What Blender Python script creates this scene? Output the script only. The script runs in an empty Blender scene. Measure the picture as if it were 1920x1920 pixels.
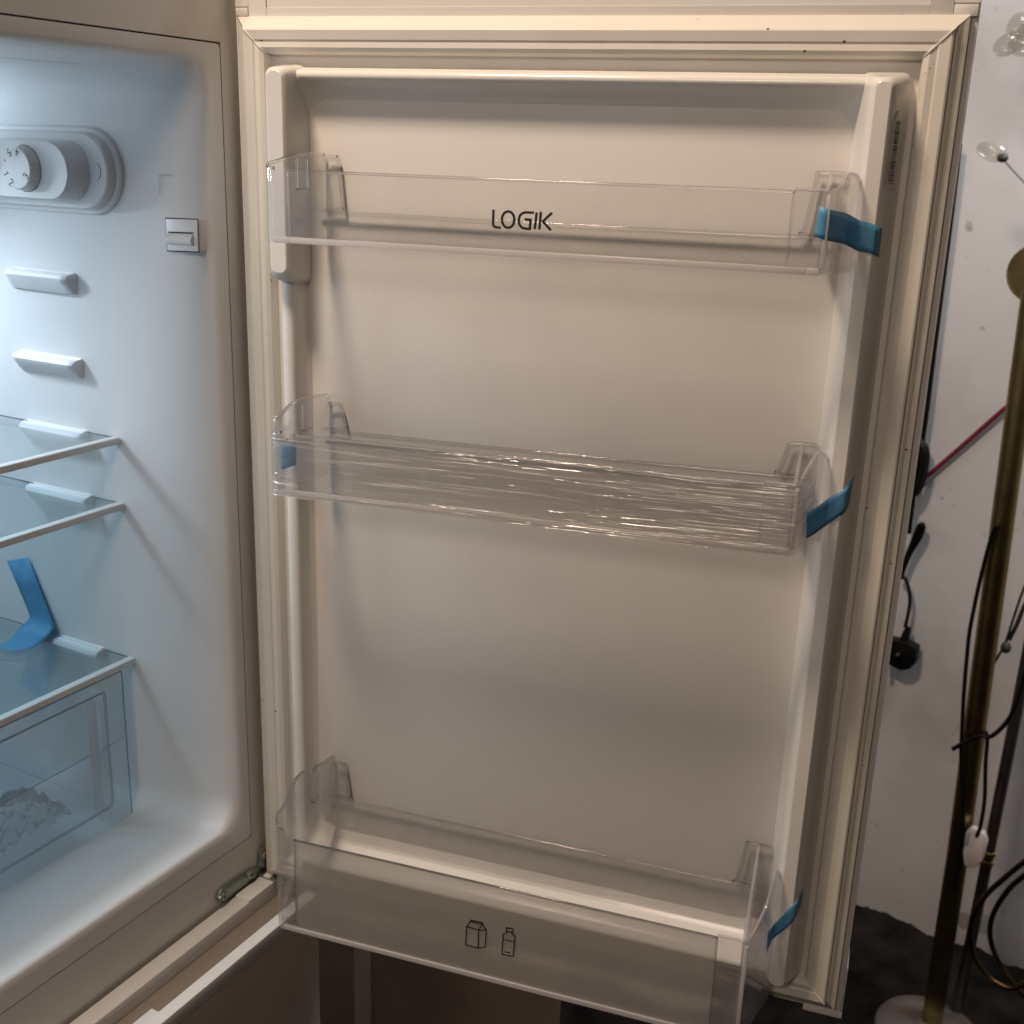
import bpy, bmesh, math, random
from mathutils import Vector, Matrix, noise

random.seed(3)
C = bpy.context.scene.collection
scene = bpy.context.scene
H = 1.56                                   # the fridge door is described from its top gasket corner; the floor is 1.56 m below it

# ------------------------------------------------------------------ camera
cam_d = bpy.data.cameras.new('camera')
cam = bpy.data.objects.new('camera', cam_d)
C.objects.link(cam)
cam_d.sensor_width = 36.0
cam_d.lens = 40.9272
cam_d.clip_start = 0.02
cam_d.clip_end = 60
RT, DN, FW = Vector((0.9478, 0.3171, 0.0317)), Vector((0.1229, -0.2718, -0.9545)), Vector((-0.2941, 0.9086, -0.2966))
cam.matrix_world = Matrix(((RT.x, -DN.x, -FW.x, 0.49989), (RT.y, -DN.y, -FW.y, -0.83344), (RT.z, -DN.z, -FW.z, -0.08623 + H), (0, 0, 0, 1)))
cam_d.dof.use_dof = True
cam_d.dof.focus_distance = 0.86
cam_d.dof.aperture_fstop = 13
scene.camera = cam

# ------------------------------------------------------------------ world and lamps
world = bpy.data.worlds.new('World')
scene.world = world
world.use_nodes = True
bg = world.node_tree.nodes['Background']
bg.inputs[0].default_value = (0.95, 0.80, 0.66, 1)
bg.inputs[1].default_value = 0.042

def lamp(name, kind, loc, power, color, aim=None, **kw):
    d = bpy.data.lights.new(name, kind)
    d.energy = power
    d.color = color
    for k, v in kw.items():
        setattr(d, k, v)
    o = bpy.data.objects.new(name, d)
    C.objects.link(o)
    o.location = (loc[0], loc[1], loc[2] + H)
    if aim is not None:
        o.rotation_euler = (Vector((aim[0], aim[1], aim[2])) - Vector(loc)).to_track_quat('-Z', 'Y').to_euler()
    return o

lamp('ceiling_lamp', 'AREA', (-0.15, -0.60, 1.16), 23.5, (1.0, 0.785, 0.605), aim=(0.1, -0.1, -0.4), shape='DISK', size=0.27)
lamp('fill_lamp', 'AREA', (0.10, -2.2, 0.85), 9.5, (1.0, 0.80, 0.65), aim=(0.3, 0.0, -0.4), shape='DISK', size=0.5)  # added soft fill from behind the camera, not a known source
lamp('wall_side_lamp', 'AREA', (1.30, 0.84, 1.02), 12.5, (0.95, 0.965, 1.0), aim=(0.62, 1.3, 0.1), shape='DISK', size=0.6, spread=math.radians(112))

scene.view_settings.view_transform = 'Standard'
scene.view_settings.look = 'None'
scene.view_settings.exposure = 0.0
scene.view_settings.gamma = 1.0
scene.render.engine = 'CYCLES'
scene.cycles.max_bounces = 14
scene.cycles.transparent_max_bounces = 40
scene.cycles.transmission_bounces = 12
scene.cycles.caustics_reflective = False
scene.cycles.caustics_refractive = False
scene.cycles.sample_clamp_indirect = 6

# ------------------------------------------------------------------ helpers
AX = Vector((-0.1806, -0.9836, 0.0000))                     # along the fridge front, from the hinge to its far side
DX = Vector((-0.9836, 0.1806, 0.0000))                     # into the fridge
O0 = Vector((-0.0155, -0.0007, 0.0000))

def cab(a, d, z):
    """a point of the fridge body: a along its front, d into it, z up"""
    v = O0 + AX * a + DX * d
    return (v.x, v.y, z)

class MB:
    def __init__(self):
        self.v, self.f, self.m = [], [], []
    def face(self, pts, mi=0):
        n = len(self.v)
        self.v += [tuple(p) for p in pts]
        self.f.append(tuple(range(n, n + len(pts))))
        self.m.append(mi)
    def grid(self, rows, close_u=False, close_v=False, mi=0, flip=False):
        n = len(self.v)
        R_, K = len(rows), len(rows[0])
        for r_ in rows:
            self.v += [tuple(p) for p in r_]
        for i in range(R_ if close_v else R_ - 1):
            for j in range(K if close_u else K - 1):
                q = (n + i * K + j, n + i * K + (j + 1) % K, n + ((i + 1) % R_) * K + (j + 1) % K, n + ((i + 1) % R_) * K + j)
                self.f.append(q[::-1] if flip else q)
                self.m.append(mi)
    def box(self, lo, hi, fn=None, mi=0):
        fn = fn or (lambda x, y, z: (x, y, z))
        n = len(self.v)
        for z in (lo[2], hi[2]):
            for x, y in ((lo[0], lo[1]), (hi[0], lo[1]), (hi[0], hi[1]), (lo[0], hi[1])):
                self.v.append(fn(x, y, z))
        for q in ((0, 3, 2, 1), (4, 5, 6, 7), (0, 1, 5, 4), (1, 2, 6, 5), (2, 3, 7, 6), (3, 0, 4, 7)):
            self.f.append(tuple(n + k for k in q))
            self.m.append(mi)
    def tube(self, pts, r, n=8, mi=0, cap=True):
        pts = [Vector(p) for p in pts]
        rr = r if isinstance(r, (list, tuple)) else [r] * len(pts)
        rows, up = [], None
        for i, p in enumerate(pts):
            t = (pts[min(i + 1, len(pts) - 1)] - pts[max(i - 1, 0)]).normalized()
            if up is None:
                up = Vector((0, 0, 1)) if abs(t.z) < 0.9 else Vector((1, 0, 0))
            s = t.cross(up).normalized()
            up = s.cross(t).normalized()
            rows.append([p + (s * math.cos(2 * math.pi * k / n) + up * math.sin(2 * math.pi * k / n)) * rr[i] for k in range(n)])
        self.grid(rows, close_u=True, mi=mi)
        if cap:
            self.face(rows[0][::-1], mi)
            self.face(rows[-1], mi)
    def prism(self, poly, fn, h0, h1, mi=0):
        """poly of (u, v), placed by fn(u, v, h)"""
        a = [fn(u, v, h0) for u, v in poly]
        b = [fn(u, v, h1) for u, v in poly]
        self.face(a[::-1], mi)
        self.face(b, mi)
        for i in range(len(poly)):
            j = (i + 1) % len(poly)
            self.face([a[i], a[j], b[j], b[i]], mi)

def spline(pts, n=8):
    pts = [Vector(p) for p in pts]
    out = []
    for i in range(len(pts) - 1):
        p0, p1, p2, p3 = pts[max(i - 1, 0)], pts[i], pts[i + 1], pts[min(i + 2, len(pts) - 1)]
        for k in range(n):
            t = k / n
            out.append(0.5 * ((2 * p1) + (p2 - p0) * t + (2 * p0 - 5 * p1 + 4 * p2 - p3) * t * t + (3 * p1 - p0 - 3 * p2 + p3) * t ** 3))
    out.append(pts[-1])
    return out

def obj(name, mb, mats, parent=None, sharp=35, bevel=0.0, seg=2, weld=True):
    """links the collected shape as ONE mesh object, its origin at the middle of its bounds"""
    me = bpy.data.meshes.new(name)
    lo = Vector([min(v[i] for v in mb.v) for i in range(3)])
    hi = Vector([max(v[i] for v in mb.v) for i in range(3)])
    c = (lo + hi) / 2
    me.from_pydata([tuple(Vector(v) - c) for v in mb.v], [], mb.f)
    for m_ in (mats if isinstance(mats, (list, tuple)) else [mats]):
        me.materials.append(m_)
    me.polygons.foreach_set('material_index', mb.m)
    bm = bmesh.new()
    bm.from_mesh(me)
    if weld:
        bmesh.ops.remove_doubles(bm, verts=bm.verts, dist=1e-6)
    bmesh.ops.recalc_face_normals(bm, faces=bm.faces)
    if bevel:
        es = [e for e in bm.edges if len(e.link_faces) == 2 and e.calc_face_angle(0) > math.radians(40)]
        bmesh.ops.bevel(bm, geom=es, offset=bevel, segments=seg, affect='EDGES', profile=0.5, clamp_overlap=True)
    bm.to_mesh(me)
    bm.free()
    me.shade_smooth()
    me.set_sharp_from_angle(angle=math.radians(sharp))
    o = bpy.data.objects.new(name, me)
    C.objects.link(o)
    wc = c + Vector((0, 0, H))
    if parent is not None:
        o.parent = parent
        q, off = parent, Vector((0, 0, 0))
        while q is not None:
            off += q.location
            q = q.parent
        o.location = wc - off
    else:
        o.location = wc
    return o

def thing(name, label, cat, loc, group=None):
    o = bpy.data.objects.new(name, None)
    C.objects.link(o)
    o.empty_display_size = 0.05
    o.location = (loc[0], loc[1], loc[2] + H)
    return tag(o, label, cat, group)

def tag(o, label, cat, group=None):
    o['label'] = label
    o['category'] = cat
    if group:
        o['group'] = group
    return o

def strokes(mb, lines, w, fn, closed=False):
    """flat printed strokes of width w in a (u, v) plane, mitred at their bends"""
    for pl in lines:
        cl = len(pl) > 2 and pl[0] == pl[-1]
        P = [Vector((p[0], p[1])) for p in (pl[:-1] if cl else pl)]
        n = len(P)
        L, Rr = [], []
        for i in range(n):
            a = P[i - 1] if (i > 0 or cl) else None
            b = P[(i + 1) % n] if (i < n - 1 or cl) else None
            d1 = (P[i] - a).normalized() if a is not None else None
            d2 = (b - P[i]).normalized() if b is not None else None
            d1 = d1 or d2
            d2 = d2 or d1
            n1, n2 = Vector((-d1.y, d1.x)), Vector((-d2.y, d2.x))
            m = (n1 + n2)
            m = m.normalized() if m.length > 1e-6 else n1
            k = min(1.0 / max(m.dot(n1), 0.35), 2.2) * w / 2
            L.append(fn(*(P[i] + m * k)))
            Rr.append(fn(*(P[i] - m * k)))
        for i in range(n if cl else n - 1):
            j = (i + 1) % n
            mb.face([L[i], L[j], Rr[j], Rr[i]])

def rrect(x0, x1, z0, z1, r, n=6):
    """closed loop of (x, z) round a rounded rectangle, counter-clockwise from its lower right corner; r one radius or four"""
    rs = r if isinstance(r, (list, tuple)) else [r] * 4
    out = []
    for (cx, cz, a0, q) in ((x1, z0, -90, 0), (x1, z1, 0, 1), (x0, z1, 90, 2), (x0, z0, 180, 3)):
        k = max(rs[q], 1e-5)
        ox = cx - k if cx == x1 else cx + k
        oz = cz - k if cz == z1 else cz + k
        for i in range(n + 1):
            a = math.radians(a0 + 90 * i / n)
            out.append((ox + k * math.cos(a), oz + k * math.sin(a)))
    return out

# ------------------------------------------------------------------ materials
def mat(name, color, rough=0.5, metal=0.0, spec=0.5, vary=0.0, vscale=20, bump=0.0, bscale=300, coat=0.0):
    m = bpy.data.materials.new(name)
    m.use_nodes = True
    nt = m.node_tree
    b = nt.nodes['Principled BSDF']
    b.inputs['Base Color'].default_value = (*color, 1)
    b.inputs['Roughness'].default_value = rough
    b.inputs['Metallic'].default_value = metal
    b.inputs['Specular IOR Level'].default_value = spec
    b.inputs['Coat Weight'].default_value = coat
    tc = nt.nodes.new('ShaderNodeTexCoord')
    if vary:
        no = nt.nodes.new('ShaderNodeTexNoise')
        no.inputs['Scale'].default_value = vscale
        no.inputs['Detail'].default_value = 6
        nt.links.new(tc.outputs['Object'], no.inputs['Vector'])
        rp = nt.nodes.new('ShaderNodeValToRGB')
        rp.color_ramp.elements[0].position = 0.3
        rp.color_ramp.elements[1].position = 0.7
        rp.color_ramp.elements[0].color = (*[max(c * (1 - vary), 0) for c in color], 1)
        rp.color_ramp.elements[1].color = (*[min(c * (1 + vary), 1) for c in color], 1)
        nt.links.new(no.outputs['Fac'], rp.inputs['Fac'])
        nt.links.new(rp.outputs['Color'], b.inputs['Base Color'])
    if bump:
        nb = nt.nodes.new('ShaderNodeTexNoise')
        nb.inputs['Scale'].default_value = bscale
        nb.inputs['Detail'].default_value = 4
        nt.links.new(tc.outputs['Object'], nb.inputs['Vector'])
        bp = nt.nodes.new('ShaderNodeBump')
        bp.inputs['Strength'].default_value = bump
        bp.inputs['Distance'].default_value = 0.001
        nt.links.new(nb.outputs['Fac'], bp.inputs['Height'])
        nt.links.new(bp.outputs['Normal'], b.inputs['Normal'])
    return m

def clear(name, tint, milk, milk_color, rough=0.03, ior=1.46, scratch=0.0, stretch=(1, 1, 1), sscale=60, lo=0.45, hi=0.75):
    """thin clear plastic or glass: see-through with a Fresnel gloss and a little milk"""
    m = bpy.data.materials.new(name)
    m.use_nodes = True
    nt = m.node_tree
    nt.nodes.remove(nt.nodes['Principled BSDF'])
    out = nt.nodes['Material Output']
    tr = nt.nodes.new('ShaderNodeBsdfTransparent')
    tr.inputs[0].default_value = (*tint, 1)
    df = nt.nodes.new('ShaderNodeBsdfDiffuse')
    df.inputs[0].default_value = (*milk_color, 1)
    tl = nt.nodes.new('ShaderNodeBsdfTranslucent')
    tl.inputs[0].default_value = (*milk_color, 1)
    md = nt.nodes.new('ShaderNodeMixShader')
    md.inputs[0].default_value = 0.4
    nt.links.new(df.outputs[0], md.inputs[1])
    nt.links.new(tl.outputs[0], md.inputs[2])
    gl = nt.nodes.new('ShaderNodeBsdfGlossy')
    gl.inputs['Roughness'].default_value = rough
    gl.inputs[0].default_value = (1, 1, 1, 1)
    fr = nt.nodes.new('ShaderNodeFresnel')
    ge = nt.nodes.new('ShaderNodeNewGeometry')          # the sheet is thin: both of its faces reflect alike
    mi = nt.nodes.new('ShaderNodeMapRange')
    mi.inputs['To Min'].default_value = ior
    mi.inputs['To Max'].default_value = 1.0 / ior
    nt.links.new(ge.outputs['Backfacing'], mi.inputs[0])
    nt.links.new(mi.outputs[0], fr.inputs[0])
    m1 = nt.nodes.new('ShaderNodeMixShader')
    m1.inputs[0].default_value = milk
    nt.links.new(tr.outputs[0], m1.inputs[1])
    nt.links.new(md.outputs[0], m1.inputs[2])
    m2 = nt.nodes.new('ShaderNodeMixShader')
    nt.links.new(fr.outputs[0], m2.inputs[0])
    nt.links.new(m1.outputs[0], m2.inputs[1])
    nt.links.new(gl.outputs[0], m2.inputs[2])
    nt.links.new(m2.outputs[0], out.inputs[0])
    if scratch:
        tc = nt.nodes.new('ShaderNodeTexCoord')
        mp = nt.nodes.new('ShaderNodeMapping')
        mp.inputs['Scale'].default_value = stretch
        no = nt.nodes.new('ShaderNodeTexNoise')
        no.inputs['Scale'].default_value = sscale
        no.inputs['Detail'].default_value = 8
        nt.links.new(tc.outputs['Object'], mp.inputs[0])
        nt.links.new(mp.outputs[0], no.inputs['Vector'])
        ma = nt.nodes.new('ShaderNodeMapRange')
        ma.inputs['From Min'].default_value = lo
        ma.inputs['From Max'].default_value = hi
        ma.inputs['To Min'].default_value = milk * 0.7
        ma.inputs['To Max'].default_value = milk + scratch
        nt.links.new(no.outputs['Fac'], ma.inputs[0])
        nt.links.new(ma.outputs[0], m1.inputs[0])
    return m

def glass(name, color=(1, 1, 1), rough=0.02, ior=1.49):
    m = bpy.data.materials.new(name)
    m.use_nodes = True
    b = m.node_tree.nodes['Principled BSDF']
    b.inputs['Base Color'].default_value = (*color, 1)
    b.inputs['Transmission Weight'].default_value = 1
    b.inputs['Roughness'].default_value = rough
    b.inputs['IOR'].default_value = ior
    return m

M_LINER = mat('white_moulded_plastic', (0.80, 0.775, 0.735), 0.16, spec=0.5, vary=0.02, vscale=6, bump=0.05, bscale=320)
M_INNER = mat('white_textured_liner', (0.80, 0.80, 0.80), 0.38, spec=0.4, vary=0.012, vscale=8, bump=0.06, bscale=700)
M_FRAME = mat('white_coated_steel', (0.74, 0.715, 0.68), 0.42, spec=0.4, vary=0.015, vscale=10, bump=0.04, bscale=900)
M_GASKET = mat('cream_rubber_seal', (0.75, 0.715, 0.645), 0.5, spec=0.3, vary=0.03, vscale=14, bump=0.05, bscale=400)
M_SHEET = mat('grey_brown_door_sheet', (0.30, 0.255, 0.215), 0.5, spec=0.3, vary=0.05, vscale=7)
nt = M_GASKET.node_tree                       # a few specks of dirt on the rubber
pb = nt.nodes['Principled BSDF']
src = pb.inputs['Base Color'].links[0].from_socket
tc = nt.nodes.new('ShaderNodeTexCoord')
vo = nt.nodes.new('ShaderNodeTexVoronoi')
vo.inputs['Scale'].default_value = 75
no = nt.nodes.new('ShaderNodeTexNoise')
no.inputs['Scale'].default_value = 7
m1 = nt.nodes.new('ShaderNodeMath'); m1.operation = 'MULTIPLY'; m1.inputs[1].default_value = 0.22
m2 = nt.nodes.new('ShaderNodeMath'); m2.operation = 'SUBTRACT'; m2.inputs[1].default_value = 0.075
m3 = nt.nodes.new('ShaderNodeMath'); m3.operation = 'LESS_THAN'
mx = nt.nodes.new('ShaderNodeMix'); mx.data_type = 'RGBA'
mx.inputs['B'].default_value = (0.10, 0.075, 0.05, 1)
nt.links.new(tc.outputs['Object'], vo.inputs['Vector']); nt.links.new(tc.outputs['Object'], no.inputs['Vector'])
nt.links.new(no.outputs['Fac'], m1.inputs[0]); nt.links.new(m1.outputs[0], m2.inputs[0])
nt.links.new(vo.outputs['Distance'], m3.inputs[0]); nt.links.new(m2.outputs[0], m3.inputs[1])
nt.links.new(m3.outputs[0], mx.inputs['Factor']); nt.links.new(src, mx.inputs['A'])
nt.links.new(mx.outputs['Result'], pb.inputs['Base Color'])
M_WHITE = mat('white_plastic_trim', (0.80, 0.78, 0.76), 0.3, vary=0.012, vscale=9)
M_DARKGAP = mat('dark_joint', (0.06, 0.045, 0.035), 0.8)
M_CLEAR = clear('clear_polystyrene', (0.982, 0.98, 0.978), 0.018, (0.84, 0.83, 0.82), scratch=0.04, sscale=30)
M_WALLEDGE = clear('lavender_edge_on_wall', (0.94, 0.93, 0.95), 0.28, (0.90, 0.86, 0.90), rough=0.08)
M_FROST = clear('hazy_polystyrene', (0.95, 0.945, 0.94), 0.40, (0.66, 0.62, 0.58), rough=0.08)
M_FROSTSIDE = clear('hazy_polystyrene_end', (0.955, 0.95, 0.95), 0.20, (0.70, 0.67, 0.66), rough=0.06, scratch=0.03, sscale=80)
M_SIDE = clear('clear_polystyrene_end', (0.965, 0.962, 0.968), 0.06, (0.86, 0.84, 0.86), scratch=0.04, sscale=30)
M_EDGE = clear('piped_light_edge', (0.93, 0.91, 0.92), 0.62, (0.95, 0.91, 0.91), rough=0.15)  # pale milk stands in for light piped to the plastic edges
M_RIM = glass('clear_rim', (0.97, 0.96, 0.97), 0.05)
M_FILM = clear('crinkled_clear_film', (0.95, 0.94, 0.93), 0.04, (0.96, 0.93, 0.90), rough=0.19, ior=1.6, scratch=0.55, stretch=(1, 1, 34), sscale=7, lo=0.53, hi=0.66)
M_PRINT = mat('black_print', (0.012, 0.010, 0.009), 0.5)
M_TAPE = mat('blue_tape', (0.16, 0.46, 0.70), 0.40, vary=0.12, vscale=70, bump=0.5, bscale=110)
nt = M_TAPE.node_tree
tl = nt.nodes.new('ShaderNodeBsdfTranslucent')
tl.inputs[0].default_value = (0.18, 0.49, 0.72, 1)
ms = nt.nodes.new('ShaderNodeMixShader')
ms.inputs[0].default_value = 0.4
nt.links.new(nt.nodes['Principled BSDF'].outputs[0], ms.inputs[1])
nt.links.new(tl.outputs[0], ms.inputs[2])
nt.links.new(ms.outputs[0], nt.nodes['Material Output'].inputs[0])
M_STICK = mat('white_paper_label', (0.90, 0.88, 0.82), 0.5)
M_GLASS = clear('shelf_glass', (0.90, 0.945, 0.955), 0.03, (0.6, 0.7, 0.72), rough=0.02, ior=1.5)
M_DRAWER = clear('clear_blue_drawer_plastic', (0.975, 0.98, 0.985), 0.12, (0.80, 0.82, 0.84), rough=0.06)
M_DEDGE = mat('drawer_edge', (0.30, 0.33, 0.40), 0.3)
M_STEEL = mat('zinc_plated_steel', (0.30, 0.34, 0.31), 0.38, metal=0.85, vary=0.2, vscale=60)
M_BRONZE = mat('dark_bronze', (0.13, 0.085, 0.035), 0.34, metal=1.0, vary=0.2, vscale=30)
M_BRASS = mat('aged_brass', (0.50, 0.385, 0.18), 0.36, metal=1.0, vary=0.18, vscale=24, bump=0.06, bscale=120)
for m_ in (M_BRASS, M_BRONZE):                # turned metal: the grain runs round the tube
    pb = m_.node_tree.nodes['Principled BSDF']
    tg = m_.node_tree.nodes.new('ShaderNodeTangent')
    tg.direction_type = 'RADIAL'
    tg.axis = 'Z'
    pb.inputs['Anisotropic'].default_value = 0.85
    m_.node_tree.links.new(tg.outputs[0], pb.inputs['Tangent'])
M_GREYPOLE = mat('grey_metal_tube', (0.16, 0.145, 0.145), 0.36, metal=0.9, vary=0.2, vscale=20)
M_BLACK = mat('black_rubber', (0.005, 0.0045, 0.004), 0.5, spec=0.18)
M_RED = mat('red_cord', (0.20, 0.012, 0.03), 0.55)
M_CORD = mat('dark_grey_cord', (0.05, 0.045, 0.04), 0.5)
M_PLUGW = mat('white_switch_plastic', (0.62, 0.58, 0.57), 0.35)
M_PALEBLUE = mat('pale_blue_plastic', (0.35, 0.45, 0.50), 0.4)
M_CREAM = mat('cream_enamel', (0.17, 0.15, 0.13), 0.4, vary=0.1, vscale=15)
M_CRYSTAL = clear('glass_bead', (0.86, 0.85, 0.83), 0.14, (0.8, 0.78, 0.74), rough=0.05, ior=1.5)
M_BROWN = mat('brown_board', (0.27, 0.20, 0.155), 0.6, vary=0.18, vscale=6)
M_BATTEN = mat('pale_edge_board', (0.48, 0.39, 0.30), 0.6, vary=0.1, vscale=12)

# painted plaster wall, stained and scuffed
M_WALL = bpy.data.materials.new('painted_plaster')
M_WALL.use_nodes = True
nt = M_WALL.node_tree
b = nt.nodes['Principled BSDF']
b.inputs['Roughness'].default_value = 0.75
tc = nt.nodes.new('ShaderNodeTexCoord')
n1 = nt.nodes.new('ShaderNodeTexNoise'); n1.inputs['Scale'].default_value = 3.2; n1.inputs['Detail'].default_value = 7
n2 = nt.nodes.new('ShaderNodeTexNoise'); n2.inputs['Scale'].default_value = 38; n2.inputs['Detail'].default_value = 5
r1 = nt.nodes.new('ShaderNodeValToRGB'); r2 = nt.nodes.new('ShaderNodeValToRGB')
r1.color_ramp.elements[0].position = 0.36; r1.color_ramp.elements[0].color = (0.53, 0.51, 0.50, 1)
r1.color_ramp.elements[1].position = 0.58; r1.color_ramp.elements[1].color = (0.72, 0.71, 0.71, 1)
r2.color_ramp.elements[0].position = 0.22; r2.color_ramp.elements[0].color = (0.45, 0.40, 0.36, 1)
r2.color_ramp.elements[1].position = 0.32; r2.color_ramp.elements[1].color = (1, 1, 1, 1)
mx = nt.nodes.new('ShaderNodeMix'); mx.data_type = 'RGBA'; mx.blend_type = 'MULTIPLY'; mx.inputs['Factor'].default_value = 0.8
bp = nt.nodes.new('ShaderNodeBump'); bp.inputs['Strength'].default_value = 0.16; bp.inputs['Distance'].default_value = 0.002
for n_ in (n1, n2):
    nt.links.new(tc.outputs['Object'], n_.inputs['Vector'])
nt.links.new(n1.outputs['Fac'], r1.inputs[0]); nt.links.new(n2.outputs['Fac'], r2.inputs[0])
nt.links.new(r1.outputs[0], mx.inputs['A']); nt.links.new(r2.outputs[0], mx.inputs['B'])
nt.links.new(mx.outputs['Result'], b.inputs['Base Color'])
nt.links.new(n2.outputs['Fac'], bp.inputs['Height']); nt.links.new(bp.outputs[0], b.inputs['Normal'])

# dirty dark concrete
M_FLOOR = bpy.data.materials.new('dirty_concrete')
M_FLOOR.use_nodes = True
nt = M_FLOOR.node_tree
b = nt.nodes['Principled BSDF']
b.inputs['Roughness'].default_value = 0.9
b.inputs['Specular IOR Level'].default_value = 0.12
tc = nt.nodes.new('ShaderNodeTexCoord')
n1 = nt.nodes.new('ShaderNodeTexNoise'); n1.inputs['Scale'].default_value = 14; n1.inputs['Detail'].default_value = 9
r1 = nt.nodes.new('ShaderNodeValToRGB')
r1.color_ramp.elements[0].position = 0.36; r1.color_ramp.elements[0].color = (0.004, 0.0035, 0.003, 1)
r1.color_ramp.elements[1].position = 0.68; r1.color_ramp.elements[1].color = (0.022, 0.018, 0.015, 1)
bp = nt.nodes.new('ShaderNodeBump'); bp.inputs['Strength'].default_value = 0.6; bp.inputs['Distance'].default_value = 0.006
nt.links.new(tc.outputs['Object'], n1.inputs['Vector']); nt.links.new(n1.outputs['Fac'], r1.inputs[0])
nt.links.new(r1.outputs[0], b.inputs['Base Color'])
nt.links.new(n1.outputs['Fac'], bp.inputs['Height']); nt.links.new(bp.outputs[0], b.inputs['Normal'])

# ------------------------------------------------------------------ the room: floor and wall
F = -1.56
WB, WD, WN = Vector((0.5619, 1.3513, -1.5600)), Vector((0.9645, -0.2640, 0.0000)), Vector((-0.2640, -0.9645, 0.0000))

def wall_pt(s, z, off=0.0):
    v = Vector((WB.x, WB.y, 0)) + WD * s + WN * off
    return (v.x, v.y, z)

mb = MB()
rows = []
for i in range(561):
    s = -1.9 + i * 0.0075
    row = []
    for j in range(7):
        off = (0.0, 0.004, 0.012, 0.022, 0.04, 0.08, 0.16)[j]
        p = wall_pt(s, 0, off - 0.003)
        hgt = (0.030, 0.026, 0.016, 0.008, 0.003, 0.001, 0.0)[j] * (0.5 + 1.1 * noise.noise((s * 9, 3.1, 0)) + 0.45 * noise.noise((s * 31, 1.7, j * 0.8)) + 0.25 * noise.noise((s * 90, 5.7, j * 2.0)))
        row.append((p[0], p[1], F + max(hgt, 0)))
    rows.append(row)
mb.grid(rows)
rows2 = [[r_[-1], (r_[-1][0] + WN.x * 6, r_[-1][1] + WN.y * 6, F)] for r_ in rows]
mb.grid(rows2)
e0, e1 = rows2[0], rows2[-1]
mb.face([e0[0], e0[1], (e0[1][0] - WD.x * 2.5, e0[1][1] - WD.y * 2.5, F), (e0[0][0] - WD.x * 2.5, e0[0][1] - WD.y * 2.5, F)])
mb.face([e1[0], e1[1], (e1[1][0] + WD.x * 2.5, e1[1][1] + WD.y * 2.5, F), (e1[0][0] + WD.x * 2.5, e1[0][1] + WD.y * 2.5, F)])
o = obj('floor', mb, M_FLOOR, sharp=80)
o['kind'] = 'structure'
o['label'] = 'dark dirty concrete floor with a ragged edge along the wall'

mb = MB()
rows = []
for i in range(61):
    z = F - 0.02 + i * (2.9 / 60)
    rows.append([wall_pt(-2.6 + j * 0.06, z, 0.0035 * noise.noise(((-2.6 + j * 0.06) * 3, z * 3, 5.0))) for j in range(101)])
mb.grid(rows)
o = obj('wall', mb, M_WALL, sharp=80)
o['kind'] = 'structure'
o['label'] = 'scuffed white painted plaster wall behind the fridge door'

# ------------------------------------------------------------------ the fridge
fridge = thing('fridge', 'white integrated fridge freezer with its upper door standing open', 'fridge', (*cab(0.25, 0.28, F)[:2], F))
AW = 0.541                                  # far side of the body
# outer body: five thin sheets
mb = MB()
for lo, hi in (((-0.021, 0.006, F + 0.004), (-0.019, 0.55, 0.16)), ((AW - 0.002, 0.006, F + 0.004), (AW, 0.55, 0.16)),
               ((-0.019, 0.548, F + 0.004), (AW - 0.002, 0.55, 0.16)), ((-0.019, 0.006, 0.158), (AW - 0.002, 0.548, 0.16)),
               ((-0.019, 0.006, F + 0.004), (AW - 0.002, 0.548, F + 0.006))):
    mb.box(lo, hi, cab)
obj('cabinet_shell', mb, M_FRAME, fridge)

# steel front frame with the opening of the fridge compartment, 1.2 mm joint to the liner flange
GA0, GA1, GZ0, GZ1 = 0.0, 0.520, -0.7083, -0.0147
mb = MB()
def ring_pts(a0, a1, z0, z1, rr, d):
    return [cab(a, d, z) for a, z in rrect(a0, a1, z0, z1, rr)]
inner = ring_pts(GA0, GA1, GZ0, GZ1, 0.004, 0.0)
outer = []
for (a, z) in rrect(GA0, GA1, GZ0, GZ1, 0.004):
    outer.append((a, z))
# frame strips butted end to end round the opening
ZT, ZB = 0.157, -1.54
mb.box((-0.0205, 0.0, ZB), (GA0 - 0.0, 0.006, ZT), cab)
mb.box((GA0, 0.0, GZ1), (GA1, 0.006, ZT), cab)
mb.box((GA1, 0.0, ZB), (AW - 0.0005, 0.006, ZT), cab)
mb.box((GA0, 0.0, ZB), (GA1, 0.006, GZ0), cab)
obj('front_frame', mb, M_FRAME, fridge)
mb = MB()
mb.box((GA0 + 0.00005, 0.0030, GZ0 + 0.00005), (GA0 + 0.0013, 0.0036, GZ1 - 0.00005), cab)
mb.box((GA1 - 0.0013, 0.0030, GZ0 + 0.00005), (GA1 - 0.00005, 0.0036, GZ1 - 0.00005), cab)
mb.box((GA0 + 0.0013, 0.0030, GZ1 - 0.0013), (GA1 - 0.0013, 0.0036, GZ1 - 0.00005), cab)
mb.box((GA0 + 0.0013, 0.0030, GZ0 + 0.00005), (GA1 - 0.0013, 0.0036, GZ0 + 0.0013), cab)
obj('frame_joint', mb, M_DARKGAP, fridge)

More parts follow.
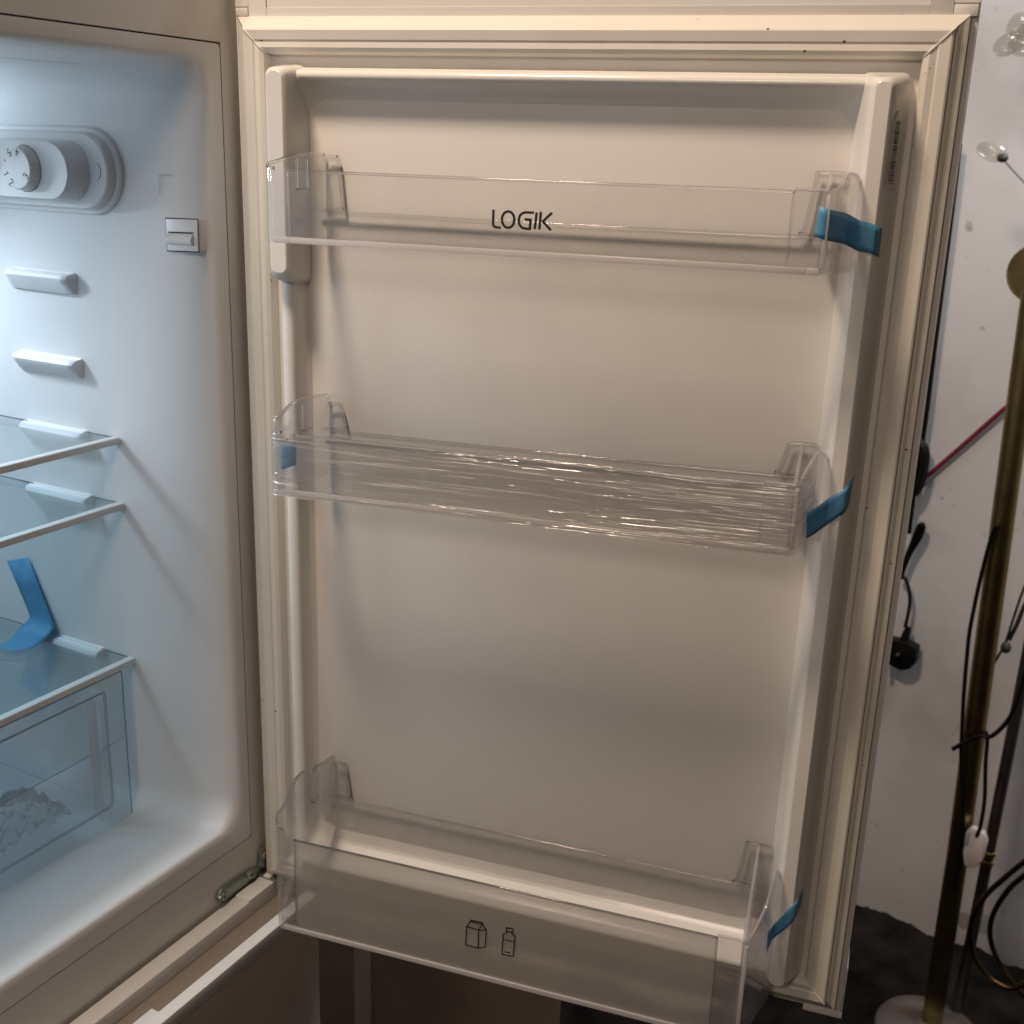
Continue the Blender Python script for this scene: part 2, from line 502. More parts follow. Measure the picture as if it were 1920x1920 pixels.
# moulded liner: flange, rounded mouth, walls, floor, ceiling
def liner_loop(d, a, zt, zb, rr):
    return [cab(x, d, z) for x, z in rrect(a, 0.520 - a, zb, zt, rr, 8)]
mb = MB()
LOOPS = [(0.0045, 0.0013, -0.0160, -0.7070, 0.004), (0.0, 0.0013, -0.0160, -0.7070, 0.004),
         (0.0, 0.0105, -0.0245, -0.6920, 0.014), (0.0006, 0.0138, -0.0262, -0.6868, 0.020), (0.0028, 0.0160, -0.0280, -0.6846, 0.024),
         (0.0065, 0.0182, -0.0292, -0.6848, 0.027), (0.014, 0.0212, -0.0305, -0.6858, 0.029), (0.030, 0.0250, -0.0318, -0.6888, 0.030),
         (0.060, 0.0280, -0.0330, -0.6935, 0.030), (0.095, 0.0296, -0.0335, -0.6972, 0.028), (0.20, 0.0310, -0.0340, -0.7005, 0.026), (0.42, 0.0330, -0.0350, -0.7010, 0.026),
         (0.45, 0.0380, -0.0400, -0.6960, 0.03), (0.46, 0.0600, -0.0600, -0.6750, 0.04)]
rows = [liner_loop(*q) for q in LOOPS]
mb.grid(rows, close_u=True)
mb.face(rows[-1])
obj('cabinet_liner', mb, M_INNER, fridge, sharp=50)

# slits in the liner ceiling
for (p0, p1) in (((0.116, 0.105), (0.044, 0.091)), ((0.062, 0.175), (0.029, 0.173))):
    mb = MB()
    a0, d0 = p0
    a1, d1 = p1
    mb.face([cab(a0, d0 - 0.001, -0.0331), cab(a1, d1 - 0.001, -0.0331), cab(a1, d1 + 0.001, -0.0331), cab(a0, d0 + 0.001, -0.0331)])
    mb.face([cab(a0, d0 - 0.001, -0.0338), cab(a1, d1 - 0.001, -0.0338), cab(a1, d1 + 0.001, -0.0338), cab(a0, d0 + 0.001, -0.0338)])
    obj('ceiling_slit', mb, M_DARKGAP, fridge)

# thermostat and lamp housing on the hinge side wall
def on_wall(u, v, h):
    return cab(0.030 + h, u, v)
def stadium(d_end, zc, hr, d_far, n=18):
    return [(d_far, zc - hr)] + [(d_end + hr - hr * math.cos(t), zc + hr * math.sin(t)) for t in [(-0.5 + i / n) * math.pi for i in range(n + 1)]] + [(d_far, zc + hr)]
def stack(mb, levels, fn, cap=True):
    rows = [[fn(u, v, h) for u, v in poly] for poly, h in levels]
    mb.grid(rows, close_u=True)
    if cap:
        mb.face(rows[-1])
mb = MB()
ZC = -0.1133
stack(mb, [(stadium(0.0795, ZC, 0.0345, 0.44), -0.003), (stadium(0.0797, ZC, 0.0343, 0.44), 0.002), (stadium(0.0810, ZC, 0.0330, 0.44), 0.0034),
           (stadium(0.0838, ZC, 0.0305, 0.44), 0.0036), (stadium(0.0850, ZC, 0.0295, 0.44), 0.0105), (stadium(0.0862, ZC, 0.0285, 0.44), 0.0115)], on_wall)
stack(mb, [(stadium(0.1035, ZC, 0.0240, 0.28), 0.0105), (stadium(0.1045, ZC, 0.0236, 0.28), 0.0135), (stadium(0.1085, ZC, 0.0226, 0.28), 0.0290),
           (stadium(0.1095, ZC, 0.0218, 0.28), 0.0300)], on_wall)
housing = obj('control_housing', mb, M_INNER, fridge, sharp=38, weld=False)
# ribbed dial
mb = MB()
KD, KZ = 0.1568, -0.1126
def dial(rr, h, rib=0.0, n=96):
    return [on_wall(KD + (rr + (rib if k % 2 else 0)) * math.cos(2 * math.pi * k / n), KZ + (rr + (rib if k % 2 else 0)) * math.sin(2 * math.pi * k / n), h) for k in range(n)]
rows = [dial(0.0176, 0.0296), dial(0.0176, 0.0303), dial(0.0168, 0.0305, 0.0004), dial(0.0164, 0.0375, 0.0004), dial(0.0160, 0.0386), dial(0.0154, 0.0390)]
mb.grid(rows, close_u=True)
mb.face(rows[-1])
obj('knob', mb, M_WHITE, housing, sharp=30)
mb = MB()
rows = [dial(0.0183, 0.03005), dial(0.0168, 0.03012)]
mb.grid(rows, close_u=True)
obj('knob_gap', mb, M_DARKGAP, housing)
DIG = {'1': [[(-.2, .3), (.1, .5), (.1, -.5)]], '2': [[(-.3, .3), (-.1, .5), (.2, .45), (.3, .2), (-.3, -.5), (.35, -.5)]],
       '3': [[(-.3, .45), (.1, .5), (.3, .25), (0, .03), (.3, -.2), (.1, -.5), (-.3, -.45)]], '4': [[(.15, -.5), (.15, .5), (-.3, -.15), (.35, -.15)]],
       '5': [[(.3, .5), (-.25, .5), (-.25, .05), (.1, .1), (.3, -.15), (.1, -.5), (-.3, -.42)]], '.': [[(-.13, 0), (.13, 0)]]}
mb = MB()
for ch, (dd, zz) in (('5', (0.1633, -0.1007)), ('4', (0.1539, -0.1004)), ('.', (0.1692, -0.1070)), ('1', (0.1694, -0.1169)), ('2', (0.1640, -0.1237)), ('3', (0.1464, -0.1181))):
    # the tops of the digits face the middle of the dial
    rad = Vector((KD - dd, KZ - zz)).normalized()
    side = Vector((rad.y, -rad.x))
    s_ = 0.0054
    flip = -1 if False else 1
    def put(u, v, dd=dd, zz=zz, rad=rad, side=side):
        q = Vector((dd, zz)) - side * (u * s_) + rad * (v * s_) if True else None
        return on_wall(q.x, q.y, 0.03915)
    strokes(mb, DIG[ch], 0.26 if ch == '.' else 0.15, put)
obj('dial_numbers', mb, M_PRINT, housing)
mb = MB()
def arcpt(u, v):
    return on_wall(u, v, 0.0117)
strokes(mb, [[(0.0968 - 0.0045 * math.cos(t), -0.1128 + 0.0062 * math.sin(t)) for t in [(-0.42 + 0.84 * i / 10) * math.pi for i in range(11)]]], 0.0007, arcpt)
obj('housing_mark', mb, M_PRINT, housing)
# lamp window of the housing, beyond the dial
M_LED = bpy.data.materials.new('lit_lamp_window')
M_LED.use_nodes = True
eb = M_LED.node_tree.nodes['Principled BSDF']
eb.inputs['Emission Color'].default_value = (0.62, 0.82, 1.0, 1)
eb.inputs['Emission Strength'].default_value = 3.0
mb = MB()
mb.box((0.29, ZC - 0.021, 0.0118), (0.40, ZC + 0.021, 0.032), on_wall)
obj('lamp_window', mb, M_LED, housing, bevel=0.004)
lamp('fridge_lamp', 'AREA', cab(0.165, 0.350, ZC), 1.6, (0.71, 0.855, 1.0), aim=cab(0.33, 0.24, -0.42), shape='RECTANGLE', size=0.09, size_y=0.05)
lamp('fridge_lamp_up', 'POINT', cab(0.080, 0.345, -0.060), 0.42, (0.64, 0.82, 1.0), shadow_soft_size=0.015)

# door switch
mb = MB()
def sw(u, v, h):
    return cab(0.0265 + h + 0.002 * (u - 0.004) / 0.03, u, v)
stack(mb, [([(0.0325, -0.1708), (0.0010, -0.1698), (0.0010, -0.1457), (0.0325, -0.1464)], -0.012), ([(0.0325, -0.1708), (0.0010, -0.1698), (0.0010, -0.1457), (0.0325, -0.1464)], 0.0016)], lambda u, v, h: sw(0.005 + u * 0.98, v, h))
switch = obj('light_switch', mb, M_INNER, fridge, bevel=0.0006)
mb = MB()
fr_ = lambda u, v, h: sw(0.005 + u * 0.98, v, h)
strokes(mb, [[(0.0330, -0.1713), (0.0004, -0.1703), (0.0004, -0.1452), (0.0330, -0.1459), (0.0330, -0.1713)]], 0.0008, lambda u, v: fr_(u, v, 0.0008))
obj('switch_seam', mb, M_DARKGAP, switch)
mb = MB()
prof = [(-0.1572, 0.0), (-0.1578, 0.0016), (-0.1600, 0.0036), (-0.1630, 0.0040), (-0.1650, 0.0030), (-0.1660, 0.0)]
rows = [[fr_(u, z, 0.0012 + h) for z, h in prof] for u in (0.0300, 0.0295, 0.0055, 0.0050)]
mb.grid(rows)
mb.face(rows[0]); mb.face(rows[-1])
obj('rocker', mb, M_WHITE, switch, sharp=40)
mb = MB()
strokes(mb, [[(0.0300, -0.1566), (0.0048, -0.1560)]], 0.0012, lambda u, v: fr_(u, v, 0.00185))
obj('rocker_slot', mb, M_DARKGAP, switch)
# pressed L mark
mb = MB()
strokes(mb, [[(0.0436, -0.1284), (0.0435, -0.1134), (0.0300, -0.1132)]], 0.0006, lambda u, v: cab(0.0278 + 0.02 * (u - 0.03), u, v))
obj('moulded_mark', mb, mat('groove_grey', (0.42, 0.42, 0.42), 0.5), fridge)

# moulded shelf supports, each a rounded ledge with a groove along its top
for (z1, z2, dA, dB) in ((-0.1978, -0.2160, 0.1405, 0.2230), (-0.2705, -0.2872, 0.1405, 0.2230), (-0.3338, -0.3500, 0.1400, 0.2235), (-0.3928, -0.4090, 0.1400, 0.2235), (-0.5408, -0.5570, 0.1400, 0.2300)):
    mb = MB()
    prof = [(0.0, z1 + 0.0014), (0.0030, z1 + 0.0014), (0.0042, z1 - 0.0006), (0.0054, z1 - 0.0006), (0.0066, z1 + 0.0006), (0.0120, z1 - 0.0010), (0.0138, z1 - 0.0034), (0.0132, z1 - 0.0062), (0.0060, z2 + 0.0020), (0.0, z2)]
    rows = []
    for k in range(25):
        t = k / 24
        e = min(1.0, math.sin(math.pi * min(max(t, 0.0), 1.0)) * 5.5) ** 0.5 if 0 < t < 1 else 0.0
        d_ = dA + (dB - dA) * t
        zc = (z1 + z2) / 2
        rows.append([cab(0.0285 + h * (0.02 + 0.98 * e), d_, z if h < 0.012 else z) for h, z in prof])
    mb.grid(rows)
    obj('shelf_support', mb, M_INNER, fridge, sharp=30)

# hinge bracket and screws between the doors
def bracket(u, v, h):
    return cab(u, -h, v)
mb = MB()
mb.prism([(0.052, -0.7445), (0.050, -0.7500), (0.030, -0.7560), (-0.0195, -0.7640), (-0.0195, -0.7480), (0.006, -0.7400), (0.046, -0.7375)], bracket, 0.0003, 0.0026)
mb.prism([(-0.0195, -0.7560), (-0.0195, -0.7260), (-0.0070, -0.7260), (-0.0040, -0.7420)], bracket, 0.0026, 0.0050)
mb.box((-0.0195, -0.034, -0.7535), (-0.004, -0.0026, -0.7512), cab)
hinge = obj('hinge_bracket', mb, M_STEEL, fridge, bevel=0.0006)
for (a, z, rr) in ((0.0455, -0.7450, 0.0042), (0.0085, -0.7440, 0.0046), (-0.0120, -0.7335, 0.0042), (0.0495, -0.7443, 0.0030)):
    mb = MB()
    rows = [[cab(a + q * math.cos(2 * math.pi * k / 16), -hh, z + q * math.sin(2 * math.pi * k / 16)) for k in range(16)] for q, hh in ((rr, 0.0024), (rr, 0.0046), (rr * 0.8, 0.0060), (rr * 0.35, 0.0062), (rr * 0.3, 0.0048))]
    mb.grid(rows, close_u=True)
    mb.face(rows[-1])
    obj('screw', mb, M_STEEL, hinge, sharp=30)

# closed freezer door below
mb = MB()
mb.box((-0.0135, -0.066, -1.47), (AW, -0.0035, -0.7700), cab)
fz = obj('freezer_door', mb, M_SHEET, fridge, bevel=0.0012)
mb = MB()
ZF = -0.7546
mb.box((-0.0130, -0.0210, -0.7698), (AW - 0.001, -0.0040, ZF), cab)
mb.box((-0.0130, -0.0655, -0.7698), (AW - 0.001, -0.0535, ZF - 0.0004), cab)

mb.box((0.175, -0.0538, -0.7690), (AW - 0.001, -0.0450, ZF - 0.0012), cab)
obj('freezer_door_cap', mb, M_WHITE, fz, bevel=0.0009)
mb = MB()
mb.box((-0.0125, -0.021, ZF - 0.0002), (0.030, -0.004, ZF + 0.0014), cab)
mb.box((-0.0125, -0.016, ZF + 0.0010), (-0.004, -0.008, ZF + 0.0045), cab)
obj('hinge_cover', mb, M_WHITE, fz, bevel=0.0010)

# ---- the open door
XD0, XD1, YD = -0.0072, 0.5250, 0.0088
mb = MB()
mb.box((XD0, YD, -0.7530), (XD1, 0.0520, 0.0800))
door = obj('door', mb, M_FRAME, fridge, bevel=0.0010)
# end caps with their corner tabs and pressed panel
mb = MB()
YC = YD - 0.0012
def slab(x0, x1, z0, z1, y=YC):
    mb.box((x0, y, z0), (x1, YD - 0.0001, z1))
slab(XD0 + 0.0004, 0.0045, 0.0112, 0.0795)
slab(0.0047, 0.0198, 0.0028, 0.0795)
slab(0.0198, 0.4950, 0.0028, 0.0104)
slab(0.4950, 0.5090, 0.0028, 0.0795)
slab(0.5092, XD1 - 0.0004, 0.0112, 0.0795)
mb.box((0.0199, YD - 0.0004, 0.0105), (0.4949, YD - 0.0001, 0.0795))
obj('door_cap', mb, M_FRAME, door, bevel=0.0003, seg=1)
for q in ((XD0 + 0.0010, 0.0043, 0.0045, 0.0104), (0.5094, XD1 - 0.0012, 0.0030, 0.0104)):
    mb = MB()
    slab(*q, YD - 0.0020)
    obj('cap_tab', mb, M_FRAME, door, bevel=0.0006)
mb = MB()
mb.box((0.470, 0.0125, -0.7565), (XD1 + 0.0006, 0.040, -0.7505))
mb.box((0.495, 0.0105, -0.7610), (XD1 + 0.0012, 0.0400, -0.7560))
mb.box((XD1 - 0.0002, 0.0112, -0.7600), (XD1 + 0.0012, 0.0400, -0.7120))
obj('bottom_cap', mb, M_WHITE, door, bevel=0.0012)

# magnetic seal, mitred at the corners
mb = MB()
PROF = [(0.0000, 0.0086), (0.0000, 0.0060), (0.0006, 0.0042), (0.0026, 0.0034), (0.0030, 0.0048), (0.0044, 0.0048), (0.0048, 0.0024), (0.0058, 0.0016), (0.0066, 0.0032), (0.0078, 0.0032),
        (0.0080, 0.0008), (0.0088, -0.0014), (0.0100, -0.0020), (0.0165, -0.0013), (0.0176, -0.0004), (0.0190, -0.0006), (0.0220, -0.0010), (0.0248, 0.0006), (0.0262, 0.0036), (0.0266, 0.0090)]
BEVEL = [0.0086, 0.0062, 0.0052, 0.0040, 0.0036, 0.0026, 0.0022, 0.0014, 0.0008, -0.0004, -0.0008]    # plain outer lip of the other three sides
GX0, GX1, GZa, GZb = -0.0042, 0.5202, -0.7500, 0.0040
rows = []
for (q, y) in PROF:
    rows.append([(GX0 + q, y, GZa + q), (GX1 - q, y, GZa + q), (GX1 - q, y, GZb - q), (GX0 + q, y, GZb - q)])
n = len(rows)
for k in range(4):
    sub = []
    for i, r_ in enumerate(rows):
        p, q = Vector(r_[k]), Vector(r_[(k + 1) % 4])
        dirv = (q - p).normalized()
        N = 40
        seg = [p + dirv * 0.0004 + (q - p - dirv * 0.0008) * (t / N) for t in range(N + 1)]
        # the rubber waves a little along its length
        wv = PROF[i]
        if k != 1 and i < 11:
            seg = [Vector((s_.x, BEVEL[i], s_.z)) for s_ in seg]
        seg = [Vector((s_.x, s_.y + (0.0004 * noise.noise((s_.x * 30, s_.z * 30, k * 3.0)) if wv[1] < 0.006 else 0), s_.z)) for s_ in seg]
        sub.append(seg)
    mb.grid(sub)
obj('door_seal', mb, M_GASKET, door, sharp=28, weld=False)
# welded mitre beads
for (cx, cz, sx, sz) in ((GX0, GZb, 1, -1), (GX1, GZb, -1, -1), (GX1, GZa, -1, 1), (GX0, GZa, 1, 1)):
    mb = MB()
    mb.tube([(cx + sx * q, y - 0.0003, cz + sz * q) for q, y in PROF[9:19]], 0.0006, 6)
    obj('seal_weld', mb, M_GASKET, door, sharp=60)

# moulded door panel: flat margin, low ledge all round, recessed middle
mb = MB()
X0, X1, Z0, Z1 = 0.0205, 0.4955, -0.7275, -0.0195
def panel_loop(il, ir, it, ib, yl, yr, yt, yb_, rr):
    loop = rrect(X0 + il, X1 - ir, Z0 + ib, Z1 - it, rr, 10)
    out = []
    xa, xb, za, zb = X0 + il, X1 - ir, Z0 + ib, Z1 - it
    for (x, z) in loop:
        # distance to each side decides how far the edge stands out there
        w = [1 / (abs(x - xa) + 1e-4) ** 2, 1 / (abs(xb - x) + 1e-4) ** 2, 1 / (abs(zb - z) + 1e-4) ** 2, 1 / (abs(z - za) + 1e-4) ** 2]
        y = (w[0] * yl + w[1] * yr + w[2] * yt + w[3] * yb_) / sum(w)
        out.append((x, y, z))
    return out
PL = [(0, 0, 0, 0, 0.0095, 0.0095, 0.0095, 0.0095, 0.003),
      (0.0085, 0.0090, 0.0090, 0.0040, 0.0092, 0.0092, 0.0092, 0.0092, 0.008),
      (0.0112, 0.0118, 0.0118, 0.0062, 0.0070, 0.0060, 0.0075, 0.0070, 0.010),
      (0.0130, 0.0140, 0.0136, 0.0080, -0.0030, -0.0040, 0.0000, -0.0040, 0.012),
      (0.0146, 0.0160, 0.0150, 0.0100, -0.0078, -0.0090, -0.0050, -0.0120, 0.012),
      (0.0166, 0.0180, 0.0166, 0.0122, -0.0096, -0.0110, -0.0064, -0.0146, 0.012),
      (0.0200, 0.0200, 0.0180, 0.0142, -0.0100, -0.0115, -0.0068, -0.0150, 0.012),
      (0.0232, 0.0240, 0.0196, 0.0160, -0.0098, -0.0115, -0.0066, -0.0146, 0.012),
      (0.0248, 0.0270, 0.0212, 0.0178, -0.0086, -0.0095, -0.0052, -0.0130, 0.012),
      (0.0256, 0.0290, 0.0222, 0.0205, -0.0062, -0.0070, -0.0030, -0.0095, 0.013),
      (0.0278, 0.0340, 0.0290, 0.0260, 0.0040, 0.0048, 0.0046, -0.0020, 0.016),
      (0.0296, 0.0370, 0.0325, 0.0330, 0.0074, 0.0080, 0.0078, 0.0050, 0.018),
      (0.0330, 0.0405, 0.0365, 0.0400, 0.0094, 0.0098, 0.0096, 0.0084, 0.020),
      (0.0380, 0.0450, 0.0410, 0.0480, 0.0105, 0.0106, 0.0105, 0.0102, 0.022),
      (0.0460, 0.0520, 0.0470, 0.0580, 0.0110, 0.0110, 0.0110, 0.0110, 0.024)]
rows = [panel_loop(*q) for q in PL]
mb.grid(rows, close_u=True)
# recessed middle
mb.face(rows[-1])
# raised rails at both sides, rounded at their ends
def rail(levels):
    rws = [[(x, y, z) for x, z in rrect(x0, x1, z0, z1, rr, 8)] for (x0, x1, z0, z1, rr, y) in levels]
    mb.grid(rws, close_u=True)
    mb.face(rws[-1])
rail([(0.0290, 0.0540, -0.1930, -0.0290, 0.006, 0.0118), (0.0318, 0.0512, -0.1900, -0.0318, 0.006, -0.0110), (0.0330, 0.0504, -0.1880, -0.0330, 0.006, -0.0190), (0.0342, 0.0497, -0.1850, -0.0342, 0.006, -0.0222), (0.0362, 0.0484, -0.1820, -0.0360, 0.005, -0.0235)])
rail([(0.4560, 0.4905, -0.7250, -0.0290, 0.006, 0.0118), (0.4585, 0.4885, -0.7240, -0.0310, 0.006, 0.0030), (0.4610, 0.4858, -0.7225, -0.0328, 0.006, -0.0060), (0.4632, 0.4832, -0.7210, -0.0340, 0.006, -0.0140),
      (0.4652, 0.4811, -0.7200, -0.0350, 0.006, -0.0195), (0.4670, 0.4796, -0.7190, -0.0362, 0.005, -0.0224), (0.4690, 0.4780, -0.7175, -0.0378, 0.004, -0.0235)])
obj('door_liner', mb, M_LINER, door, sharp=60, weld=False)
# pressed line across the top of the recess
mb = MB()
mb.tube([(0.110, 0.0109, -0.0590), (0.420, 0.0109, -0.0590)], 0.0004, 6)
obj('moulding_line', mb, M_LINER, door)

# barcode label stuck on the outer slope of the rail
mb = MB()
ST = [Vector((0.4802, -0.0150, -0.0611)), Vector((0.4822, -0.0125, -0.0513)), Vector((0.4825, -0.0125, -0.0991)), Vector((0.4783, -0.0150, -0.0998))]
T0, T1 = Vector((0.4822, -0.0155, -0.0660)), Vector((0.4822, -0.0155, -0.1010))
def stick(u, v, h=0.0):
    """u across (0..1), v down (0..1) along the slope"""
    x = 0.4817 + 0.0043 * u
    y = -0.0194 + 0.0122 * u - h
    return (x + 0.6 * h, y, -0.0540 - 0.0478 * v)
def sface(u0, v0, u1, v1, h, mi):
    mb.face([stick(u0, v0, h), stick(u1, v0, h), stick(u1, v1, h), stick(u0, v1, h)], mi)
mb.face([stick(0.0, 0.16, 0.0006), stick(0.55, 0.0, 0.0009), stick(1, 0.0, 0.0010), stick(1, 1, 0.0004), stick(0, 1, 0.0004)], 0)
rnd = random.Random(8)
v = 0.14
while v < 0.955:
    w_ = rnd.choice((0.006, 0.009, 0.014, 0.018))
    sface(0.22, v, 0.82, v + w_, 0.0012, 1)
    v += w_ + rnd.choice((0.006, 0.008, 0.013))
for k in range(9):
    sface(0.06, 0.62 + k * 0.034, 0.15, 0.62 + k * 0.034 + 0.02, 0.0012, 1)
obj('barcode_label', mb, [M_STICK, M_PRINT], door, weld=False)

# ------------------------------------------------------------------ clear door bins
def ribbon(mb, path, zb, zt, th, mi=0):
    """a wall of thickness th standing along a plan path; zb, zt are functions of the path parameter 0..1"""
    P = [Vector((p[0], p[1])) for p in path]
    n = len(P)
    tot = [0.0]
    for i in range(1, n):
        tot.append(tot[-1] + (P[i] - P[i - 1]).length)
    rows = []
    for i in range(n):
        t = (P[min(i + 1, n - 1)] - P[max(i - 1, 0)]).normalized()
        nn = Vector((-t.y, t.x))               # the inner side lies to the left of the path
        s = tot[i] / tot[-1]
        a, b_ = P[i], P[i] + nn * th
        z0_, z1_ = zb(s), zt(s)
        rows.append([(a.x, a.y, z0_), (a.x, a.y, z1_), (b_.x, b_.y, z1_), (b_.x, b_.y, z0_)])
    mb.grid(rows, close_u=True, mi=mi)
    mb.face(rows[0], mi)
    mb.face(rows[-1][::-1], mi)

def arc(cx, cy, rr, a0, a1, n):
    return [(cx + rr * math.cos(math.radians(a0 + (a1 - a0) * i / n)), cy + rr * math.sin(math.radians(a0 + (a1 - a0) * i / n))) for i in range(n + 1)]

def smooth(t):
    t = min(max(t, 0), 1)
    return t * t * (3 - 2 * t)

def door_bin(label, yf, zt, zb, ztab_l, ztab_r, zback, tilt=0.0, yback=0.0058, cut=0.0, lprof=(), rprof=(), front_mat=None):
    """yf front plane, zt front rim, zb bottom, ztab top of the back tabs, zback top of the back wall between them"""
    XL0, XL1, XR0, XR1 = 0.0660, 0.0545, 0.4675, 0.4515
    YR = -0.0190                                # the right end stops against the rail of the door
    def prof_at(pr, y):
        for (ya, za), (yb__, zb__) in zip(pr, pr[1:]):
            if y <= yb__:
                t_ = min(max((y - ya) / (yb__ - ya), 0), 1)
                return za + (zb__ - za) * t_
        return pr[-1][1]
    SL, SR = 0.0738, 0.4287
    tz = lambda x: tilt * (x - 0.254)
    root = thing('door_bin', label, 'door bin', (0.254, yf / 2, zb), 'clear bins hanging on the open fridge door')
    rc = 0.010
    lpath = [(XL0, yback)]
    for k in range(1, 20):
        t = k / 20
        lpath.append((XL0 + (XL1 - XL0) * (t * (yf + rc - yback) / (yf - yback)), yback + (yf + rc - yback) * t))
    lpath += arc(XL1 - 0.0015 + rc, yf + rc, rc, 186, 270, 7) + [(SL - 0.0003, yf)]
    rpath = [(XR0, YR)]
    for k in range(1, 24):
        t = k / 24
        rpath.append((XR0 + (XR1 - XR0) * t, YR + (yf + 0.0035 - YR) * t))
    rpath += arc(XR1 - 0.0030, yf + 0.0035, 0.0035, 0, -90, 4) + [(SR + 0.0003, yf)]
    rpath = rpath[::-1]
    def arclen(path):
        acc_ = [0.0]
        for i in range(1, len(path)):
            acc_.append(acc_[-1] + math.dist(path[i], path[i - 1]))
        return [q / acc_[-1] for q in acc_]
    def top_of(path, pr):
        al = arclen(path)
        zs_ = [prof_at(pr, p_[1]) for p_ in path]
        def g(s):
            i = min(range(len(al)), key=lambda k: abs(al[k] - s))
            return zs_[i]
        return g
    top_l, top_r = top_of(lpath, lprof), top_of(rpath, rprof)
    def bot(x_mid, rev):
        def g(s):
            k = s if rev else 1 - s
            lift = cut * max(0.0, (k - 0.80) / 0.20) ** 1.5 if True else 0
            return zb + tz(x_mid) + lift
        return g
    TH = 0.0022
    mb = MB(); ribbon(mb, lpath, bot(XL0, False), top_l, TH)
    el = obj('end_wall', mb, M_FROSTSIDE if front_mat else M_SIDE, root, sharp=45)
    mb = MB(); ribbon(mb, rpath, bot(XR0, True), top_r, TH)
    er = obj('end_wall', mb, M_FROSTSIDE if front_mat else M_SIDE, root, sharp=45)
    # rounded top edges catch the light
    for path, tp, par in ((lpath, top_l, el), (rpath, top_r, er)):
        mb = MB()
        P = [Vector(p_) for p_ in path]
        L_ = [0.0]
        for i in range(1, len(P)):
            L_.append(L_[-1] + (P[i] - P[i - 1]).length)
        pts = []
        for i, p_ in enumerate(P):
            t = (P[min(i + 1, len(P) - 1)] - P[max(i - 1, 0)]).normalized()
            q = p_ + Vector((-t.y, t.x)) * TH / 2
            pts.append((q.x, q.y, tp(L_[i] / L_[-1]) + 0.0002))
        if par is er:
            mb.tube(pts[:2], 0.0011, 8)
            mb.tube(pts[7:-1], 0.00125, 8)
        else:
            mb.tube(pts[:-1], 0.00125, 8)
        obj('rim', mb, M_WALLEDGE if par is er else M_RIM, par, sharp=70)
    # front panel, set back a little between the end pieces, its rim slightly lower
    yp = yf + 0.0008
    mb = MB()
    mb.box((SL, yp, zb + 0.0046), (SR, yp + TH, zt - 0.0004), lambda x, y, z: (x, y, z + tz(x)))
    fp = obj('front_panel', mb, front_mat or M_CLEAR, root)
    mb = MB()
    mb.tube([(SL, yp + TH / 2, zt - 0.0003 + tz(SL)), (0.254, yp + TH / 2, zt - 0.0003), (SR, yp + TH / 2, zt - 0.0003 + tz(SR))], 0.0010, 8)
    for sx in (SL + 0.0002, SR - 0.0002):
        mb.tube([(sx, yp + 0.0008, zb + 0.005 + tz(sx)), (sx, yp + 0.0008, zt + tz(sx))], 0.0008, 6)
    obj('rim', mb, M_RIM, fp, sharp=70)
    # base plate
    mb = MB()
    yb2 = yback - 0.002
    poly = [(XL0 + 0.003, yb2)] + [(p_[0] + 0.0024, p_[1] + 0.0024) for p_ in lpath[1:-1]] + [(p_[0] - 0.0024, p_[1] + 0.0024) for p_ in rpath[1:-2]] + [(XR0 - 0.003, YR), (0.4570, yb2)]
    mb.prism(poly, lambda u, v, h: (u, v, h + tz(u)), zb + 0.0006, zb + 0.0026)
    bp_ = obj('base', mb, M_CLEAR, root, sharp=40)
    # cut edge, its piped light painted as a pale tone, along the foot of the front and up the right corner
    mb = MB()
    ribbon(mb, [(SL - 0.012, yf - 0.0004), (SR + 0.012, yf - 0.0004)], lambda s: zb - 0.0002 + tz(SL + s * (SR - SL)), lambda s: zb + 0.0044 + tz(SL + s * (SR - SL)), 0.0030)
    ribbon(mb, [(SR + 0.012, yf - 0.0003), (XR1 - 0.0026, yf - 0.0003)], lambda s: zb - 0.0002 + tz(XR1), lambda s: zb + 0.0046 + tz(XR1), 0.0028)
    obj('cut_edge', mb, M_EDGE, bp_, bevel=0.0006, sharp=40)
    mb = MB()
    mb.box((XR1 - 0.0028, yf - 0.0002, zb + 0.0046), (XR1 + 0.0003, yf + 0.0030, zt - 0.0012), lambda x, y, z: (x, y, z + tz(XR1)))
    obj('cut_edge', mb, M_EDGE, er, bevel=0.0006)
    # inner wall of the right end, seen almost edge-on
    mb = MB()
    ribbon(mb, [(XR1 - 0.0022 + (0.4472 - XR1 + 0.0022) * k / 8, yf + 0.0030 + (0.0030 - yf - 0.0030) * k / 8) for k in range(9)], lambda s: zb + 0.003 + tz(XR1) + cut * max(0, s - 0.7) / 0.3, lambda s: rprof[0][1] + (ztab_r - 0.0006 + tz(XR1) - rprof[0][1]) * s, 0.0024)
    obj('inner_wall', mb, M_WALLEDGE, er, bevel=0.0005, sharp=45)
    # back wall with its two hooked tabs
    yb_ = yback - 0.0004
    prof = [(XL0 + 0.0025, zb + 0.0026 + cut), (XL0 + 0.0025, ztab_l - 0.003), (XL0 + 0.005, ztab_l - 0.0004), (0.0775, ztab_l - 0.0004), (0.0800, ztab_l - 0.0028),
            (0.0832, zback + 0.008), (0.0846, zback + 0.0030), (0.0880, zback), (0.4230, zback), (0.4280, zback + 0.0020), (0.4318, zback + 0.007), (0.4360, ztab_r - 0.0030), (0.4392, ztab_r - 0.0004),
            (0.4545, ztab_r - 0.0004), (0.4575, ztab_r - 0.004), (0.4575, zb + 0.0026 + cut)]
    mb = MB()
    n = len(prof)
    f0 = [(x, yb_ - 0.0020, z + tz(x)) for x, z in prof]
    f1 = [(x, yb_, z + tz(x)) for x, z in prof]
    mid = 8
    mb.face(f0); mb.face(f1[::-1])
